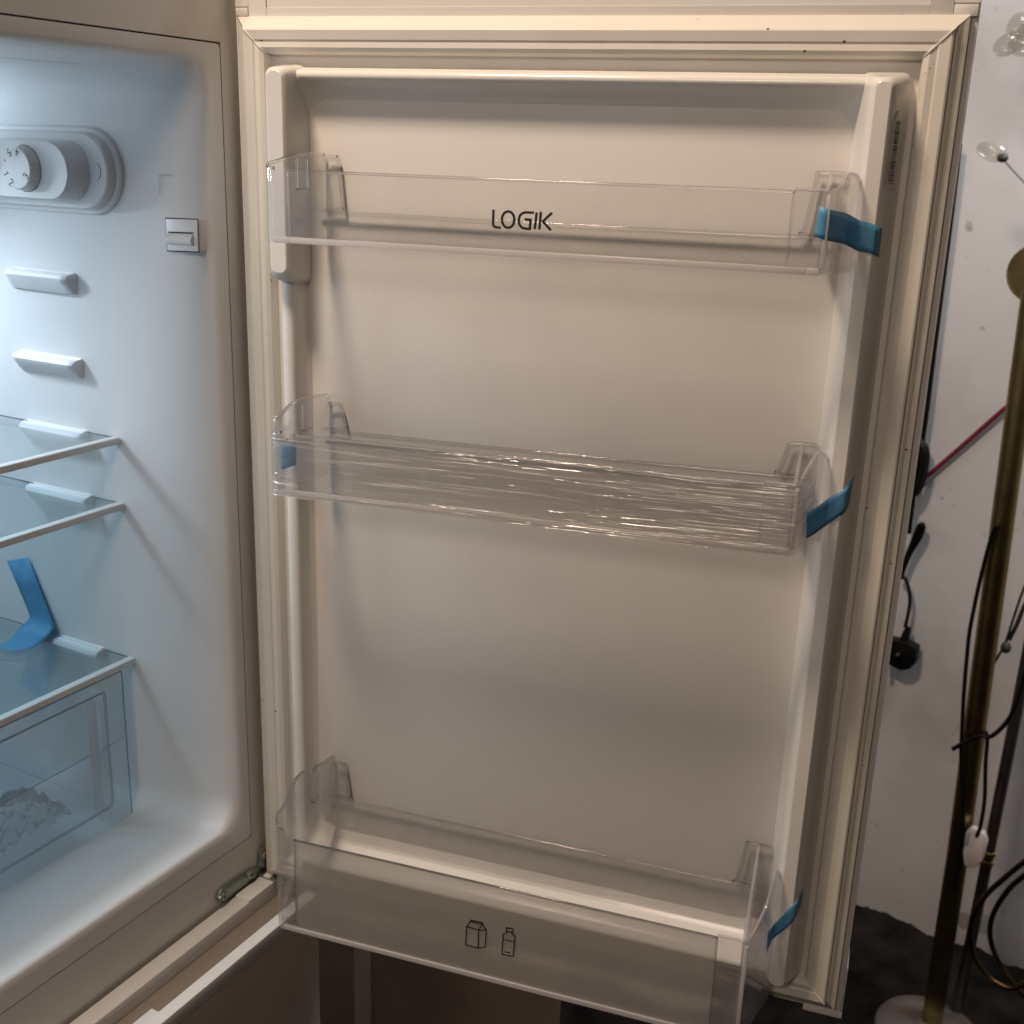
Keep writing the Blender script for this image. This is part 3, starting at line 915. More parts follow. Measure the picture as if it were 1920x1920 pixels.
    for i in range(n):
        j = (i + 1) % n
        mb.face([f0[i], f0[j], f1[j], f1[i]])
    bw = obj('back_wall', mb, M_CLEAR, root, sharp=40)
    mb = MB()
    mb.tube(spline([(x, yb_ - 0.0012, z + tz(x)) for x, z in prof[1:15]], 3), 0.0011, 8)
    obj('rim', mb, M_RIM, bw, sharp=70)
    # ribs and the clip pocket moulded in each end wall
    xo = lambda y: XL0 + (XL1 - XL0) * (yback - y) / (yback - yf) + 0.0023
    z_ = prof_at(lprof, -0.024)
    for (ya, yb3, za, zb3) in ((-0.0180, -0.0190, z_ - 0.0235, z_ - 0.0025), (-0.0300, -0.0310, z_ - 0.0235, z_ - 0.0025), (-0.0180, -0.0310, z_ - 0.0245, z_ - 0.0236)):
        mb = MB()
        mb.box((min(xo(ya), xo(yb3)), yb3, za), (max(xo(ya), xo(yb3)) + 0.0016, ya, zb3))
        obj('clip_rib', mb, M_RIM, el, bevel=0.0002, seg=1)
    return root, fp

bin1, fp1 = door_bin('clear top door bin with black printed lettering and empty inside', -0.0650, -0.1050, -0.1556, -0.0950, -0.0938, -0.1364,
    lprof=[(-0.0650, -0.1040), (-0.0541, -0.1003), (-0.0419, -0.0973), (-0.0263, -0.0948), (-0.0100, -0.0941), (0.0058, -0.0941)],
    rprof=[(-0.0650, -0.1040), (-0.0600, -0.1046), (-0.0520, -0.1035), (-0.0440, -0.1006), (-0.0415, -0.0965), (-0.0390, -0.0940), (-0.0350, -0.0936), (-0.0280, -0.0946), (-0.0225, -0.0975), (-0.0195, -0.1010), (-0.0189, -0.1030)])
bin2, fp2 = door_bin('clear middle door bin wrapped along its front in crinkled film', -0.0650, -0.2966, -0.3448, -0.2845, -0.2825, -0.3080, tilt=0.0125,
    lprof=[(-0.0650, -0.2980), (-0.0600, -0.2930), (-0.0530, -0.2866), (-0.0440, -0.2818), (-0.0351, -0.2792), (-0.0162, -0.2793), (0.0058, -0.2812)],
    rprof=[(-0.0650, -0.2936), (-0.0610, -0.2930), (-0.0507, -0.2847), (-0.0420, -0.2785), (-0.0363, -0.2763), (-0.0320, -0.2772), (-0.0271, -0.2793), (-0.0220, -0.2830), (-0.0189, -0.2880)])
bin3, fp3 = door_bin('clear bottom door bin, the deepest, printed with a carton and a bottle', -0.0810, -0.6440, -0.7338, -0.6150, -0.6105, -0.6510, yback=0.0058, cut=0.0, front_mat=M_FROST,
    lprof=[(-0.0810, -0.6362), (-0.0667, -0.6219), (-0.0512, -0.6062), (-0.0413, -0.6035), (-0.0240, -0.6135), (-0.0210, -0.6080), (-0.0092, -0.6100), (0.0058, -0.6110)],
    rprof=[(-0.0810, -0.6415), (-0.0669, -0.6425), (-0.0441, -0.6324), (-0.0370, -0.6180), (-0.0321, -0.6080), (-0.0270, -0.6110), (-0.0226, -0.6170), (-0.0189, -0.6230)])

# printed lettering of the top bin
def logo(u, v):
    """u, v in the units of the lettering, 728 wide and 225 high"""
    return (0.2294 + u * (0.0431 / 728), -0.06455, -0.1250 - v * (0.0125 / 228))
mb = MB()
W_ = 31
L_ = [[(22, 0), (20, 150), (24, 190), (45, 210), (118, 216)]]
Oo = [[(202 + 75 * math.cos(t), 112 - 98 * math.sin(t)) for t in [2 * math.pi * i / 28 for i in range(28)]]]
Oo[0].append(Oo[0][0])
G_ = [[(510, 15), (408, 15), (372, 26), (340, 60), (330, 112), (340, 165), (368, 198), (405, 209), (466, 210), (470, 100), (398, 98)]]
I_ = [[(541, 10), (524, 210)]]
K1 = [[(590, 0), (580, 212)]]
K2 = [[(722, 4), (618, 112), (716, 214)]]
for l in (L_, Oo, G_, I_, K1, K2):
    strokes(mb, l, W_, logo)
obj('printed_lettering', mb, M_PRINT, fp1)

# carton and bottle pictograms of the bottom bin
IP = lambda px, py: (px, py)
def icon(u, v):
    """u, v read in twelfths of a printed grid unit"""
    return (0.2292 + (u - 410) * 0.00003781, -0.08135, -0.6806 - (v - 300 - 0.262 * (u - 410)) * 0.00004215)
mb = MB()
carton = [[(425, 435), (695, 522), (690, 932), (405, 845), (425, 435)], [(695, 522), (865, 525), (850, 912), (690, 932)], [(425, 435), (505, 325), (775, 393), (695, 522)], [(775, 393), (865, 525)], [(505, 325), (510, 295), (780, 355), (775, 393)]]
strokes(mb, carton, 27, icon)
obj('carton_pictogram', mb, M_PRINT, fp3, weld=False)
mb = MB()
bottle = [[(1315, 480), (1465, 515), (1450, 590), (1320, 560), (1315, 480)], [(1325, 575), (1322, 592), (1245, 625), (1245, 720), (1268, 745), (1240, 768), (1235, 1055), (1255, 1080), (1470, 1125), (1490, 1105), (1500, 810), (1480, 795), (1505, 775), (1510, 685), (1440, 610), (1440, 595)],
          [(1300, 755), (1445, 788)], [(1295, 1020), (1432, 1052)]]
strokes(mb, bottle, 27, icon)
obj('bottle_pictogram', mb, M_PRINT, fp3, weld=False)

# ------------------------------------------------------------------ crinkled film round the middle bin
mb = MB()
rows = []
NU, NV = 520, 170
lp = [(0.0515, -0.020), (0.0530, -0.040)] + arc(0.0530 + 0.010, -0.0550, 0.0104, 186, 270, 6) + [(0.0738 + (0.4287 - 0.0738) * k / 14, -0.06555) for k in range(15)] + [(0.4440, -0.0656), (0.4510, -0.0648), (0.4530, -0.0600), (0.4555, -0.0480), (0.4580, -0.0360)]
P = [Vector(p_) for p_ in lp]
acc = [0.0]
for i in range(1, len(P)):
    acc.append(acc[-1] + (P[i] - P[i - 1]).length)
tot = acc[-1]
def along(s):
    s *= tot
    for i in range(1, len(P)):
        if s <= acc[i] + 1e-9:
            t = (s - acc[i - 1]) / (acc[i] - acc[i - 1])
            d = (P[i] - P[i - 1]).normalized()
            return P[i - 1].lerp(P[i], t), Vector((d.y, -d.x))
    d = (P[-1] - P[-2]).normalized()
    return P[-1], Vector((d.y, -d.x))
rf = random.Random(21)
RIDGES = []
for k in range(95):
    s0 = rf.uniform(-0.05, 0.75)
    RIDGES.append((s0, s0 + rf.choice((0.06, 0.12, 0.2, 0.35, 0.5)) * rf.uniform(0.7, 1.3), rf.choice((rf.uniform(0.02, 0.16), rf.uniform(0.1, 0.75), rf.uniform(0.1, 0.95), rf.uniform(0.84, 0.99))), rf.uniform(-0.10, 0.10), rf.uniform(0.004, 0.010), rf.uniform(0.0002, 0.0007), rf.random() * 50))
def crinkle(s, v):
    h = crinkle0(s, v)
    for (s0, s1, v0, dv, wv, hv, ph) in RIDGES:
        if s0 < s < s1:
            t = (s - s0) / (s1 - s0)
            dd = v - (v0 + dv * (t - 0.5) + 0.02 * noise.noise((s * 9, ph, 0.0)) + 0.007 * noise.noise((s * 60, ph, 3.0)))
            if abs(dd) < 3 * wv:
                h += 0.95 * hv * math.exp(-(dd / wv) ** 2) * min(1, 5 * t, 5 * (1 - t)) * (0.6 + 0.8 * abs(noise.noise((s * 25, ph, 8.0))))
    return h
def crinkle0(s, v):
    """long folds pulled along the bin, sharper near the edges"""
    w = v * 46 + 1.6 * noise.noise((s * 5.0, v * 2.5, 0.3))
    a = 1 - abs(noise.noise((s * 2.4, w * 0.33, 1.0))) * 2.2
    b_ = 1 - abs(noise.noise((s * 6.0 + 4, w * 0.75, 7.0))) * 2.4
    c_ = noise.noise((s * 22, w * 1.6, 3.0))
    amp = 0.55 + 0.9 * smooth((noise.noise((s * 4, v * 3, 9.0)) + 0.25) * 1.6) + 0.9 * smooth((abs(v - 0.5) - 0.36) / 0.14)
    amp *= 0.35 + 0.65 * smooth((0.96 - s) / 0.14)
    return amp * (0.00050 * max(a, -0.4) + 0.00036 * max(b_, -0.4) + 0.00016 * c_) + 0.0005 * noise.noise((s * 14, v * 9, 11.0))
for i in range(NU):
    s = i / (NU - 1)
    p_, nn = along(s)
    row = []
    for j in range(NV):
        v = j / (NV - 1)
        zz = -0.2958 - 0.0496 * v + 0.0125 * (p_.x - 0.254)
        zz += 0.0012 * noise.noise((s * 30, 2.0, 4.0)) * (1 if j in (0, NV - 1) else 0)
        hh = crinkle(s, v) + 0.0007
        if v < 0.05:
            hh += (0.05 - v) * -0.016
        q = p_ + nn * hh
        row.append((q.x, q.y, zz))
    rows.append(row)
mb.grid(rows)
tag(obj('stretch_film', mb, M_FILM, sharp=180), 'crinkled clear plastic film wrapped round the front of the middle door bin', 'film')

# ------------------------------------------------------------------ blue tape
def tape(label, top, bot, mats=M_TAPE, th=0.00016):
    """a strip between two edge lines, given as points along its length"""
    def soft(pts, n=7):
        # straight runs with short bends
        P = [Vector(q) for q in pts]
        out = [P[0]]
        for i in range(1, len(P) - 1):
            a = P[i].lerp(P[i - 1], 0.22)
            c = P[i].lerp(P[i + 1], 0.22)
            out += [a, a.lerp(P[i], 0.5).lerp(P[i].lerp(c, 0.5), 0.5), c]
        return out + [P[-1]]
    A, B = soft(top), soft(bot)
    mb = MB()
    K = 5
    rows, back = [], []
    for i in range(len(A)):
        rows.append([A[i].lerp(B[i], k / K) for k in range(K + 1)])
    mb.grid(rows)
    o = obj('adhesive_tape', mb, mats, sharp=60)
    so = o.modifiers.new('thickness', 'SOLIDIFY')
    so.thickness = th
    so.offset = 0
    return tag(o, label, 'tape', 'strips of blue packing tape')

tape('blue tape strip holding the right end of the top door bin to the door',
     [(0.4449, -0.0658, -0.1134), (0.4516, -0.0652, -0.1151), (0.4603, -0.0416, -0.1175), (0.4640, -0.0310, -0.1200), (0.4684, -0.0246, -0.1225), (0.4752, -0.0243, -0.1238), (0.4788, -0.0240, -0.1250), (0.4812, -0.0210, -0.1262), (0.4828, -0.0155, -0.1276)],
     [(0.4436, -0.0658, -0.1319), (0.4518, -0.0652, -0.1338), (0.4596, -0.0430, -0.1364), (0.4640, -0.0310, -0.1390), (0.4686, -0.0246, -0.1417), (0.4767, -0.0243, -0.1426), (0.4788, -0.0240, -0.1434), (0.4812, -0.0210, -0.1444), (0.4828, -0.0155, -0.1456)])
tape('blue tape strip slanting from the right end of the middle bin to the door',
     [(0.4571, -0.0502, -0.3152), (0.4636, -0.0329, -0.3146), (0.4692, -0.0248, -0.3101), (0.4770, -0.0245, -0.3043), (0.4806, -0.0232, -0.3020), (0.4824, -0.0180, -0.2995), (0.4842, -0.0110, -0.2965)],
     [(0.4584, -0.0468, -0.3347), (0.4624, -0.0362, -0.3348), (0.4694, -0.0248, -0.3304), (0.4774, -0.0245, -0.3226), (0.4806, -0.0232, -0.3200), (0.4824, -0.0180, -0.3175), (0.4838, -0.0110, -0.3150)])
tape('dark blue tape strip slanting from the right end of the bottom bin to the door',
     [(0.4627, -0.0402, -0.6576), (0.4664, -0.0266, -0.6575), (0.4717, -0.0246, -0.6506), (0.4769, -0.0245, -0.6409), (0.4806, -0.0232, -0.6375), (0.4824, -0.0180, -0.6345), (0.4844, -0.0100, -0.6315)],
     [(0.4632, -0.0384, -0.6777), (0.4663, -0.0272, -0.6717), (0.4730, -0.0246, -0.6644), (0.4771, -0.0245, -0.6587), (0.4806, -0.0232, -0.6530), (0.4824, -0.0180, -0.6500), (0.4844, -0.0100, -0.6465)])
tape('short blue tape strip seen through the left end of the middle bin',
     [(0.0580, -0.0440, -0.3075), (0.0576, -0.0560, -0.3070), (0.0625, -0.0618, -0.3060), (0.0745, -0.0618, -0.3045)],
     [(0.0580, -0.0440, -0.3290), (0.0576, -0.0560, -0.3290), (0.0625, -0.0618, -0.3280), (0.0745, -0.0618, -0.3225)])
# ------------------------------------------------------------------ glass shelves
for (zs, lab) in ((-0.3338, 'upper glass shelf with a slim white front edge in the fridge'), (-0.3928, 'second glass shelf down with a slim white front edge, close under the upper one'), (-0.5408, 'lowest glass shelf, covering the clear drawer, a blue tape end on it')):
    t = thing('glass_shelf', lab, 'shelf', cab(0.26, 0.27, zs - 0.004), 'glass shelves in the fridge')
    mb = MB()
    mb.box((0.0305, 0.1115, zs - 0.0036), (0.4890, 0.43, zs), cab)
    gp = obj('glass_pane', mb, M_GLASS, t, bevel=0.0003, seg=1)
    mb = MB()
    mb.box((0.0312, 0.1060, zs - 0.0001), (0.0320, 0.43, zs + 0.0004), cab)
    obj('pane_edge', mb, mat('green_glass_edge', (0.05, 0.10, 0.10), 0.2), gp)
    mb = MB()
    mb.box((0.0308, 0.1035, zs - 0.0050), (0.4892, 0.1115, zs + 0.0010), cab)
    obj('front_trim', mb, M_WHITE, t, bevel=0.0008)

# ------------------------------------------------------------------ clear drawer under the lowest shelf
t = thing('crisper_drawer', 'clear blue-tinted plastic drawer under the lowest glass shelf', 'drawer', cab(0.26, 0.25, -0.7))
mb = MB()
def dface(u, v, h):
    return cab(u, 0.107 + h, v)
out_l = rrect(0.0450, 0.4750, -0.6985, -0.5480, (0.006, 0.002, 0.002, 0.006), 5)
in_l = rrect(0.0655, 0.4545, -0.6765, -0.5600, (0.004, 0.003, 0.003, 0.004), 5)
mb.prism(out_l, dface, 0.0, 0.0025)
fpn = obj('front_panel', mb, M_DRAWER, t)
mb = MB()
strokes(mb, [in_l + [in_l[0]]], 0.0010, lambda u, v: dface(u, v, -0.0003))
in2 = rrect(0.0675, 0.4525, -0.6745, -0.5610, (0.004, 0.003, 0.003, 0.004), 5)
strokes(mb, [in2 + [in2[0]]], 0.0008, lambda u, v: dface(u, v, -0.0003))
strokes(mb, [[(0.0455, -0.6138), (0.075, -0.6142)], [(0.084, -0.6145), (0.440, -0.6160)]], 0.0008, lambda u, v: dface(u, v, -0.0004))
obj('moulded_line', mb, M_DEDGE, fpn)
mb = MB()
strokes(mb, [out_l + [out_l[0]]], 0.0014, lambda u, v: dface(u, v, -0.0002))
obj('panel_edge', mb, mat('drawer_outer_edge', (0.22, 0.26, 0.36), 0.25), fpn)
mb = MB()
for lo, hi in (((0.0670, 0.1100, -0.6760), (0.0690, 0.42, -0.5620)), ((0.4510, 0.1100, -0.6760), (0.4530, 0.42, -0.5620)), ((0.0692, 0.418, -0.6738), (0.4508, 0.42, -0.5620)), ((0.0670, 0.1100, -0.6785), (0.4530, 0.42, -0.6762))):
    mb.box(lo, hi, cab)
obj('tray', mb, M_DRAWER, t)
mb = MB()
mb.box((0.0740, 0.1099, -0.6740), (0.0840, 0.1104, -0.5640), cab)
obj('highlight_strip', mb, clear('painted_highlight', (0.95, 0.93, 0.91), 0.12, (0.75, 0.66, 0.58)), t)  # warm strip painting the tall highlight on the drawer front

# crumpled bag in the drawer
mb = MB()
rows = []
for i in range(70):
    row = []
    for j in range(50):
        u, v = i / 69, j / 49
        a = 0.100 + 0.085 * u
        d_ = 0.122 + 0.055 * v
        h_ = 0.020 * math.sin(math.pi * min(u * 1.1, 1)) * math.sin(math.pi * v) + 0.006 * noise.noise((u * 9, v * 14, 2)) + 0.006 * noise.noise((u * 16 + v * 9, v * 30 - u * 8, 6)) + 0.0035 * abs(noise.noise((u * 45 + v * 20, v * 60 - u * 10, 2)))
        row.append(cab(a, d_, -0.6735 + max(h_ + 0.004, 0.0006) * 1.25))
    rows.append(row)
mb.grid(rows)
tag(obj('plastic_bag', mb, clear('crumpled_bag_film', (0.76, 0.79, 0.82), 0.22, (0.5, 0.54, 0.58), rough=0.12, ior=1.8), sharp=18), 'crumpled clear plastic bag lying in the drawer', 'bag')

tape('bent blue tape strip stuck from the fridge wall down onto the lowest glass shelf',
     [cab(0.0340, 0.2635, -0.4771), cab(0.0340, 0.2487, -0.5057), cab(0.0360, 0.2344, -0.5282), cab(0.0454, 0.2412, -0.5375), cab(0.0674, 0.2268, -0.5382), cab(0.0856, 0.2244, -0.5384)],
     [cab(0.0340, 0.2331, -0.4673), cab(0.0340, 0.2183, -0.4991), cab(0.0360, 0.2017, -0.5306), cab(0.0457, 0.2020, -0.5375), cab(0.0688, 0.1932, -0.5382), cab(0.0825, 0.2065, -0.5384)])

# ------------------------------------------------------------------ things behind the door
# brown board unit under and beyond the door
t = thing('cupboard', 'brown cupboard side in shadow with a pale upright edge, standing behind the open door', 'cupboard', (0.0, 0.62, F))
mb = MB()
mb.box((-0.105, 0.45, F + 0.002), (0.1766, 0.4535, -0.95))
obj('side_panel', mb, M_BROWN, t, bevel=0.0015)
mb = MB()
mb.box((-0.1335, 0.448, F + 0.002), (-0.1055, 0.472, -0.95))
obj('edge_strip', mb, M_BATTEN, t, bevel=0.002)
mb = MB()
mb.box((-0.42, 0.452, F + 0.002), (-0.1340, 0.47, -0.95))
obj('back_panel', mb, mat('slate_brown_board', (0.25, 0.20, 0.175), 0.6, vary=0.15, vscale=9), t, bevel=0.0015)

# brass floor lamp
t = thing('floor_lamp', 'brass floor lamp with a round cream base standing at the wall', 'lamp', (0.709, 1.030, F))
mb = MB()
mb.tube([(0.7090, 1.0300, F + 0.018), (0.7060, 1.0315, -1.2), (0.6850, 1.0400, -0.36), (0.6760, 1.0435, 0.05)], [0.0174, 0.0174, 0.0172, 0.0170], 24)
obj('pole', mb, M_BRASS, t, sharp=60)
mb = MB()
rows = [[(0.704 + q * math.cos(2 * math.pi * k / 40), 1.024 + q * math.sin(2 * math.pi * k / 40), F + h) for k in range(40)] for q, h in ((0.088, 0.001), (0.090, 0.006), (0.086, 0.013), (0.06, 0.019), (0.024, 0.024), (0.019, 0.030))]
mb.grid(rows, close_u=True)
mb.face(rows[-1])
obj('base', mb, M_CREAM, t, sharp=50)
mb = MB()
rows = [[(0,0,0) for k in range(1)]]
cc = Vector((0.6849, 1.0481, -0.2337))
ring_ = []
for (q, h) in ((0.0, 0.0), (0.030, 0.001), (0.042, 0.004), (0.044, 0.009), (0.040, 0.013), (0.0, 0.014)):
    ring_.append([cc + WD * (max(q, 0.0004) * math.cos(2 * math.pi * k / 32)) + WN * (0.007 - h) + Vector((0, 0, max(q, 0.0004) * math.sin(2 * math.pi * k / 32))) for k in range(32)])
mb = MB()
mb.grid(ring_, close_u=True)
obj('brass_disc', mb, M_BRASS, t, sharp=50)

# grey metal stand with hooped arms
t = thing('lamp_stand', 'thin dark grey metal stand with a brass collar, right of the brass lamp', 'stand', (0.7527, 1.0917, -1.5892))
mb = MB()
p0_, p1_ = Vector((0.7540, 1.0914, -1.6122)), Vector((0.7638, 1.0887, -1.0099))
mb.tube([(p0_.x, p0_.y, F + 0.002), p0_.lerp(p1_, 0.5), p1_, p1_ + (p1_ - p0_) * 0.6], 0.0100, 16)
obj('pole', mb, M_GREYPOLE, t, sharp=60)
mb = MB()
cpos = Vector((0.7595, 1.0899, -1.2243))
dv = (p1_ - p0_).normalized()
for k in (-0.014, 0.004):
    mb.tube([cpos + dv * k, cpos + dv * (k + 0.010)], 0.0128, 16)
obj('collar', mb, M_BRASS, t, bevel=0.001)
for pts_ in ([[(0.8350, 1.0277, -1.1500), (0.8087, 1.0349, -1.1872), (0.7820, 1.0422, -1.2337), (0.7638, 1.0472, -1.2689), (0.7503, 1.0509, -1.3112), (0.7487, 1.0514, -1.3553), (0.7606, 1.0481, -1.3978), (0.7866, 1.0410, -1.4248), (0.8131, 1.0337, -1.4326), (0.8314, 1.0287, -1.4256), (0.8592, 1.0211, -1.3911)]],
             [[(0.8422, 1.0465, -1.1853), (0.8157, 1.0537, -1.2243), (0.7964, 1.0590, -1.2610), (0.7818, 1.0630, -1.3112), (0.7808, 1.0633, -1.3518), (0.7927, 1.0600, -1.3877), (0.8162, 1.0536, -1.4215), (0.8388, 1.0474, -1.4434), (0.8673, 1.0396, -1.4609)]]):
    mb = MB()
    mb.tube(spline(pts_[0], 6), 0.0046, 10)
    obj('hoop', mb, M_BRONZE, t, sharp=60)
mb = MB()
for (cx_, rr_) in (((0.7424, 1.0946, -1.3620), 0.013), ((0.7728, 1.0862, -1.3547), 0.0155)):
    ring_ = [[Vector(cx_) + WD * (rr_ * a_ * math.cos(2 * math.pi * k / 20)) + Vector((0, 0, rr_ * 1.35 * a_ * math.sin(2 * math.pi * k / 20))) + WN * h_ for k in range(20)] for a_, h_ in ((0.05, 0.006), (0.6, 0.005), (1.0, 0.0), (0.6, -0.004), (0.05, -0.005))]
    mb.grid(ring_, close_u=True)
obj('glass_petal', mb, M_CRYSTAL, t, sharp=60)

# black flex looped round the brass pole, down to a white switch
t = thing('lamp_flex', 'black flex looped round the brass pole with a white inline switch', 'cable', (0.7117, 1.0096, -0.9803))
mb = MB()
mb.tube(spline([(0.6807, 1.0129, -0.6101), (0.6754, 1.0144, -0.6414), (0.6703, 1.0158, -0.7084), (0.6676, 1.0165, -0.7783), (0.6684, 1.0163, -0.8128), (0.6729, 1.0151, -0.8859), (0.6786, 1.0135, -0.9505), (0.6858, 1.0115, -1.0157), (0.6984, 1.0081, -1.0899), (0.7097, 1.0050, -1.1660), (0.7098, 1.0050, -1.2090), (0.7090, 1.0052, -1.2466)], 5), 0.0032, 8)
obj('cord', mb, M_BLACK, t, sharp=60)
mb = MB()
mb.tube(spline([(0.6693, 1.0057, -0.9918), (0.6791, 1.0030, -0.9807), (0.6932, 0.9992, -0.9663), (0.7074, 0.9953, -0.9548), (0.7211, 0.9915, -0.9512), (0.7380, 0.9869, -0.9230), (0.7481, 0.9841, -0.8874), (0.7525, 0.9829, -0.8404), (0.7574, 0.9816, -0.7835)], 5), 0.0036, 8)
obj('cord', mb, M_BLACK, t, sharp=60)
mb = MB()
mb.tube(spline([(0.7068, 1.0006, -0.9595), (0.7077, 1.0004, -0.9497), (0.7140, 0.9986, -0.9495), (0.7176, 0.9977, -0.9635), (0.7205, 0.9969, -1.0007), (0.7280, 0.9948, -1.0659), (0.7285, 0.9947, -1.1151), (0.7255, 0.9955, -1.1343)], 5), 0.0032, 8)
obj('cord', mb, M_BLACK, t, sharp=60)
mb = MB()
sw_o = Vector((0.7282, 1.0051, -1.1617))
poly = [(-0.016, 0.030), (-0.010, 0.038), (0.010, 0.036), (0.017, 0.022), (0.015, -0.014), (0.006, -0.030), (-0.002, -0.036), (-0.012, -0.032), (-0.017, -0.010)]
mb.prism(poly, lambda u, v, h: tuple(sw_o + WD * u + Vector((0, 0, v)) + WN * h), -0.006, 0.010)
sb_ = obj('switch_body', mb, M_PLUGW, t, bevel=0.003)
mb = MB()
mb.prism([(-0.0165, 0.030), (-0.0100, 0.034), (-0.0105, 0.008), (-0.0165, 0.006)], lambda u, v, h: tuple(sw_o + WD * u + Vector((0, 0, v)) + WN * h), 0.0102, 0.0125)
obj('switch_key', mb, M_PALEBLUE, sb_, bevel=0.0008)

# power cable with its plug hanging beside the door edge
t = thing('power_cable', 'black power cable tied in a bundle with a plug hanging past the door edge', 'cable', (0.5860, 1.3136, -0.9158))
mb = MB()
mb.tube(spline([(0.5605, 1.3206, -0.0528), (0.5626, 1.3200, -0.1295), (0.5639, 1.3197, -0.2080), (0.5650, 1.3194, -0.3065), (0.5662, 1.3190, -0.4078), (0.5679, 1.3186, -0.5025), (0.5673, 1.3187, -0.5805), (0.5654, 1.3193, -0.6655), (0.5664, 1.3190, -0.7314)], 5), 0.0046, 8)
obj('cord', mb, M_BLACK, t, sharp=60)
mb = MB()
ctr = Vector((0.5662, 1.3066, -0.6072))
for k in range(7):
    a_ = 0.006 * math.sin(k * 2.1)
    mb.tube(spline([ctr + WD * (-0.012 + a_) + Vector((0, 0, 0.052)) + WN * (0.003 * k - 0.01), ctr + WD * (0.006 + a_ * 0.6) + Vector((0, 0, 0.038)) + WN * (0.003 * k - 0.01), ctr + WD * (0.011 + a_ * 0.4) + WN * (0.003 * k - 0.01),
                    ctr + WD * (0.003 + a_ * 0.6) + Vector((0, 0, -0.040)) + WN * (0.003 * k - 0.01), ctr + WD * (-0.016 + a_) + Vector((0, 0, -0.058)) + WN * (0.003 * k - 0.01)], 4), 0.0040, 8)
obj('cord_bundle', mb, M_BLACK, t, sharp=60)
mb = MB()
mb.tube(spline([(0.5644, 1.3195, -0.8203), (0.5673, 1.3187, -0.7829), (0.5743, 1.3168, -0.7502), (0.5813, 1.3149, -0.7180), (0.5867, 1.3134, -0.7097), (0.5896, 1.3126, -0.7182), (0.5841, 1.3141, -0.7398), (0.5745, 1.3168, -0.7657), (0.5676, 1.3186, -0.7933), (0.5635, 1.3198, -0.8131)], 5), 0.0046, 8)
mb.tube(spline([(0.5599, 1.3208, -0.8140), (0.5709, 1.3178, -0.8187), (0.5798, 1.3153, -0.8376), (0.5849, 1.3139, -0.8627), (0.5845, 1.3140, -0.8894), (0.5827, 1.3145, -0.9124)], 5), 0.0034, 8)
obj('cord', mb, M_BLACK, t, sharp=60)
po = Vector((0.5845, 1.3140, -0.9650))
pf = lambda u, v, h: tuple(po + (WD * u + Vector((0, 0, v)) + WN * h) * 1.05)
mb = MB()
mb.prism([(-0.028, 0.024), (0.008, 0.026), (0.026, 0.020), (0.027, -0.008), (0.018, -0.022), (0.003, -0.029), (-0.028, -0.020)], pf, -0.012, 0.012)
plug = obj('plug', mb, M_BLACK, t, bevel=0.0014)
mb = MB()
mb.tube([pf(0.000, 0.025, 0), pf(0.002, 0.040, 0), pf(0.004, 0.052, 0)], [0.0085, 0.0070, 0.0052], 12)
obj('cord_grip', mb, M_BLACK, plug, sharp=60)
for (u0, v0) in ((-0.003, 0.004), (-0.022, -0.020)):
    mb = MB()
    mb.box((u0 - 0.003, v0 - 0.002, 0.012), (u0 + 0.003, v0 + 0.002, 0.026), pf)
    obj('pin', mb, mat('nickel_pin', (0.55, 0.53, 0.50), 0.3, metal=1), plug, bevel=0.0005)

# red cord across the wall
mb = MB()
mb.tube(spline([(0.5539, 1.3411, -0.6637), (0.5737, 1.3356, -0.6376), (0.6049, 1.3271, -0.5979), (0.6404, 1.3174, -0.5516), (0.6718, 1.3088, -0.5101), (0.6982, 1.3016, -0.4760), (0.7322, 1.2923, -0.4369)], 5), 0.0040, 8)
tag(obj('red_cord', mb, M_RED, sharp=60), 'dark red cord running slantwise along the white wall', 'cord')

# thin grey wires with a bead, right of the brass pole
t = thing('bead_wire', 'pair of thin grey wires with a dull bead between the poles', 'wire', (0.7346, 1.0967, -0.8249))
mb = MB()
mb.tube(spline([(0.7564, 1.0907, -0.6810), (0.7442, 1.0941, -0.7339), (0.7370, 1.0960, -0.7867), (0.7314, 1.0976, -0.8306), (0.7246, 1.0994, -0.8563), (0.7132, 1.1025, -0.8905)], 4), 0.0022, 6)
obj('wire', mb, M_CORD, t, sharp=60)
mb = MB()
mb.tube(spline([(0.7610, 1.0895, -0.7115), (0.7487, 1.0928, -0.7650), (0.7431, 1.0944, -0.7962), (0.7361, 1.0963, -0.8245)], 4), 0.0036, 6)
obj('wire', mb, M_CORD, t, sharp=60)
def blob(mb, c, rx, rz, ry, n=14, m=10):
    c = Vector(c)
    mb.grid([[c + WD * (rx * math.sin(math.pi * i / m) * math.cos(2 * math.pi * k / n)) + WN * (ry * math.sin(math.pi * i / m) * math.sin(2 * math.pi * k / n)) + Vector((0, 0, rz * math.cos(math.pi * i / m))) for k in range(n)] for i in range(m + 1)], close_u=True)
mb = MB()
blob(mb, (0.7333, 1.0970, -0.8386), 0.0085, 0.0105, 0.008)
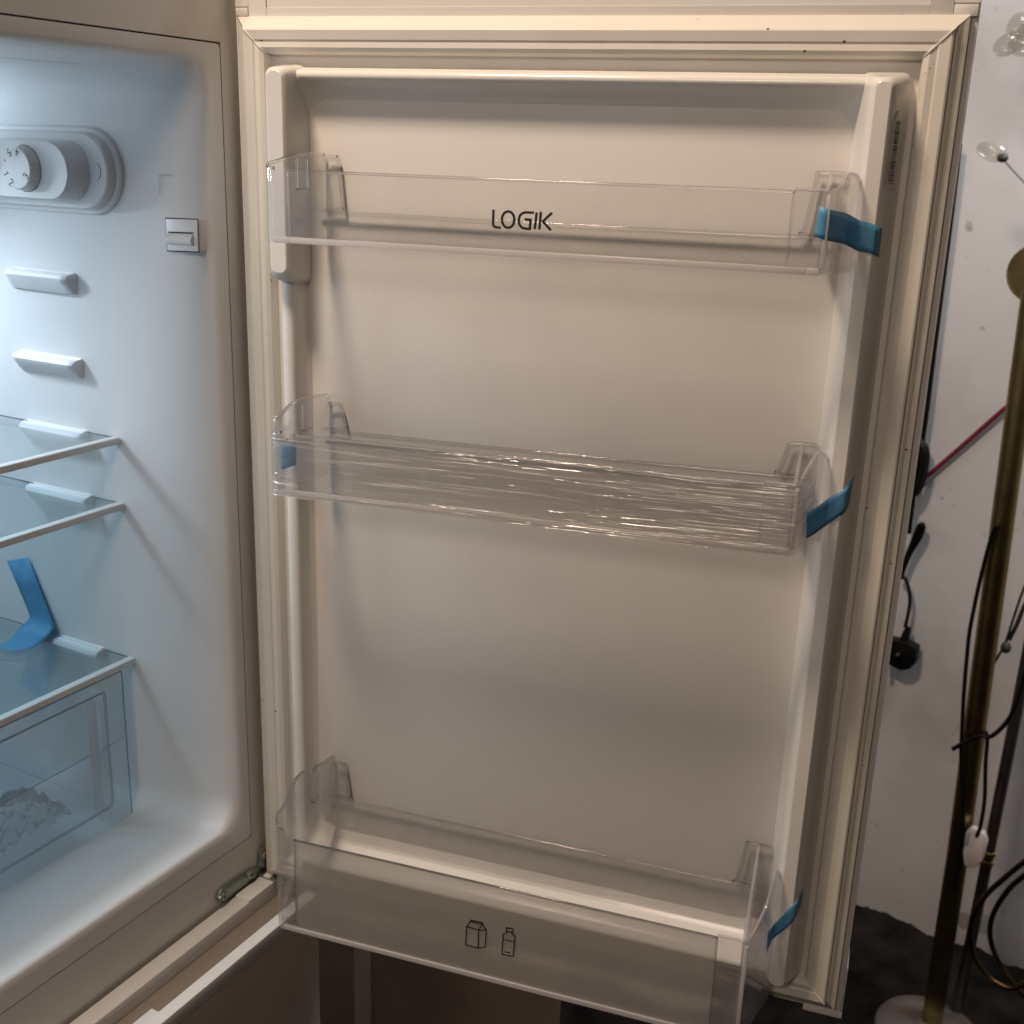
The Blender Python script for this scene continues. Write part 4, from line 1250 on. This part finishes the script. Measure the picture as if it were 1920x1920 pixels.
obj('bead', mb, mat('dull_grey_glass', (0.13, 0.125, 0.12), 0.3), t, sharp=80)

# glass drop on a wire, and a glass flower above it
t = thing('glass_drop', 'oval clear glass drop on a bent wire in front of the white wall', 'glass drop', (0.6043, 1.1324, -0.0666))
mb = MB()
blob(mb, (0, 0, 0), 0.0245, 0.0145, 0.012, 20, 12)
dc = Vector((0.6026, 1.1328, -0.0651))
ca, sa = math.cos(-0.28), math.sin(-0.28)
nv = []
for q in mb.v:
    v_ = Vector(q)
    u_, w_ = v_.dot(WD), v_.z
    rest = v_ - WD * u_ - Vector((0, 0, w_))
    nv.append(tuple(dc + WD * (u_ * ca - w_ * sa) + Vector((0, 0, u_ * sa + w_ * ca)) + rest))
mb.v = nv
obj('drop', mb, M_CRYSTAL, t, sharp=80)
mb = MB()
blob(mb, (0.6185, 1.1285, -0.0738), 0.0085, 0.007, 0.008)
mb.tube([(0.6186, 1.1284, -0.0746), (0.6357, 1.1238, -0.0916), (0.6542, 1.1187, -0.1085), (0.6774, 1.1123, -0.1296)], 0.0016, 6)
obj('wire', mb, M_CORD, t, sharp=60)

t = thing('glass_flower', 'clear glass flower at the top right in front of the white wall', 'glass flower', (0.6122, 1.1302, 0.0943))
for (px, rx, rz, tl) in (((0.6042, 1.1324, 0.0857), 0.024, 0.016, 0.5), ((0.6148, 1.1295, 0.1100), 0.022, 0.017, 0.9), ((0.6230, 1.1220, 0.0806), 0.022, 0.014, -0.1), ((0.6326, 1.1246, 0.0995), 0.022, 0.020, 0.2)):
    mb = MB()
    blob(mb, (0, 0, 0), rx, rz, 0.008, 16, 10)
    ca, sa = math.cos(tl), math.sin(tl)
    nv = []
    for q in mb.v:
        v_ = Vector(q)
        u_, w_ = v_.dot(WD), v_.z
        rest = v_ - WD * u_ - Vector((0, 0, w_))
        nv.append(tuple(Vector(px) + WD * (u_ * ca - w_ * sa) + Vector((0, 0, u_ * sa + w_ * ca)) + rest))
    mb.v = nv
    obj('petal', mb, M_CRYSTAL, t, sharp=80)
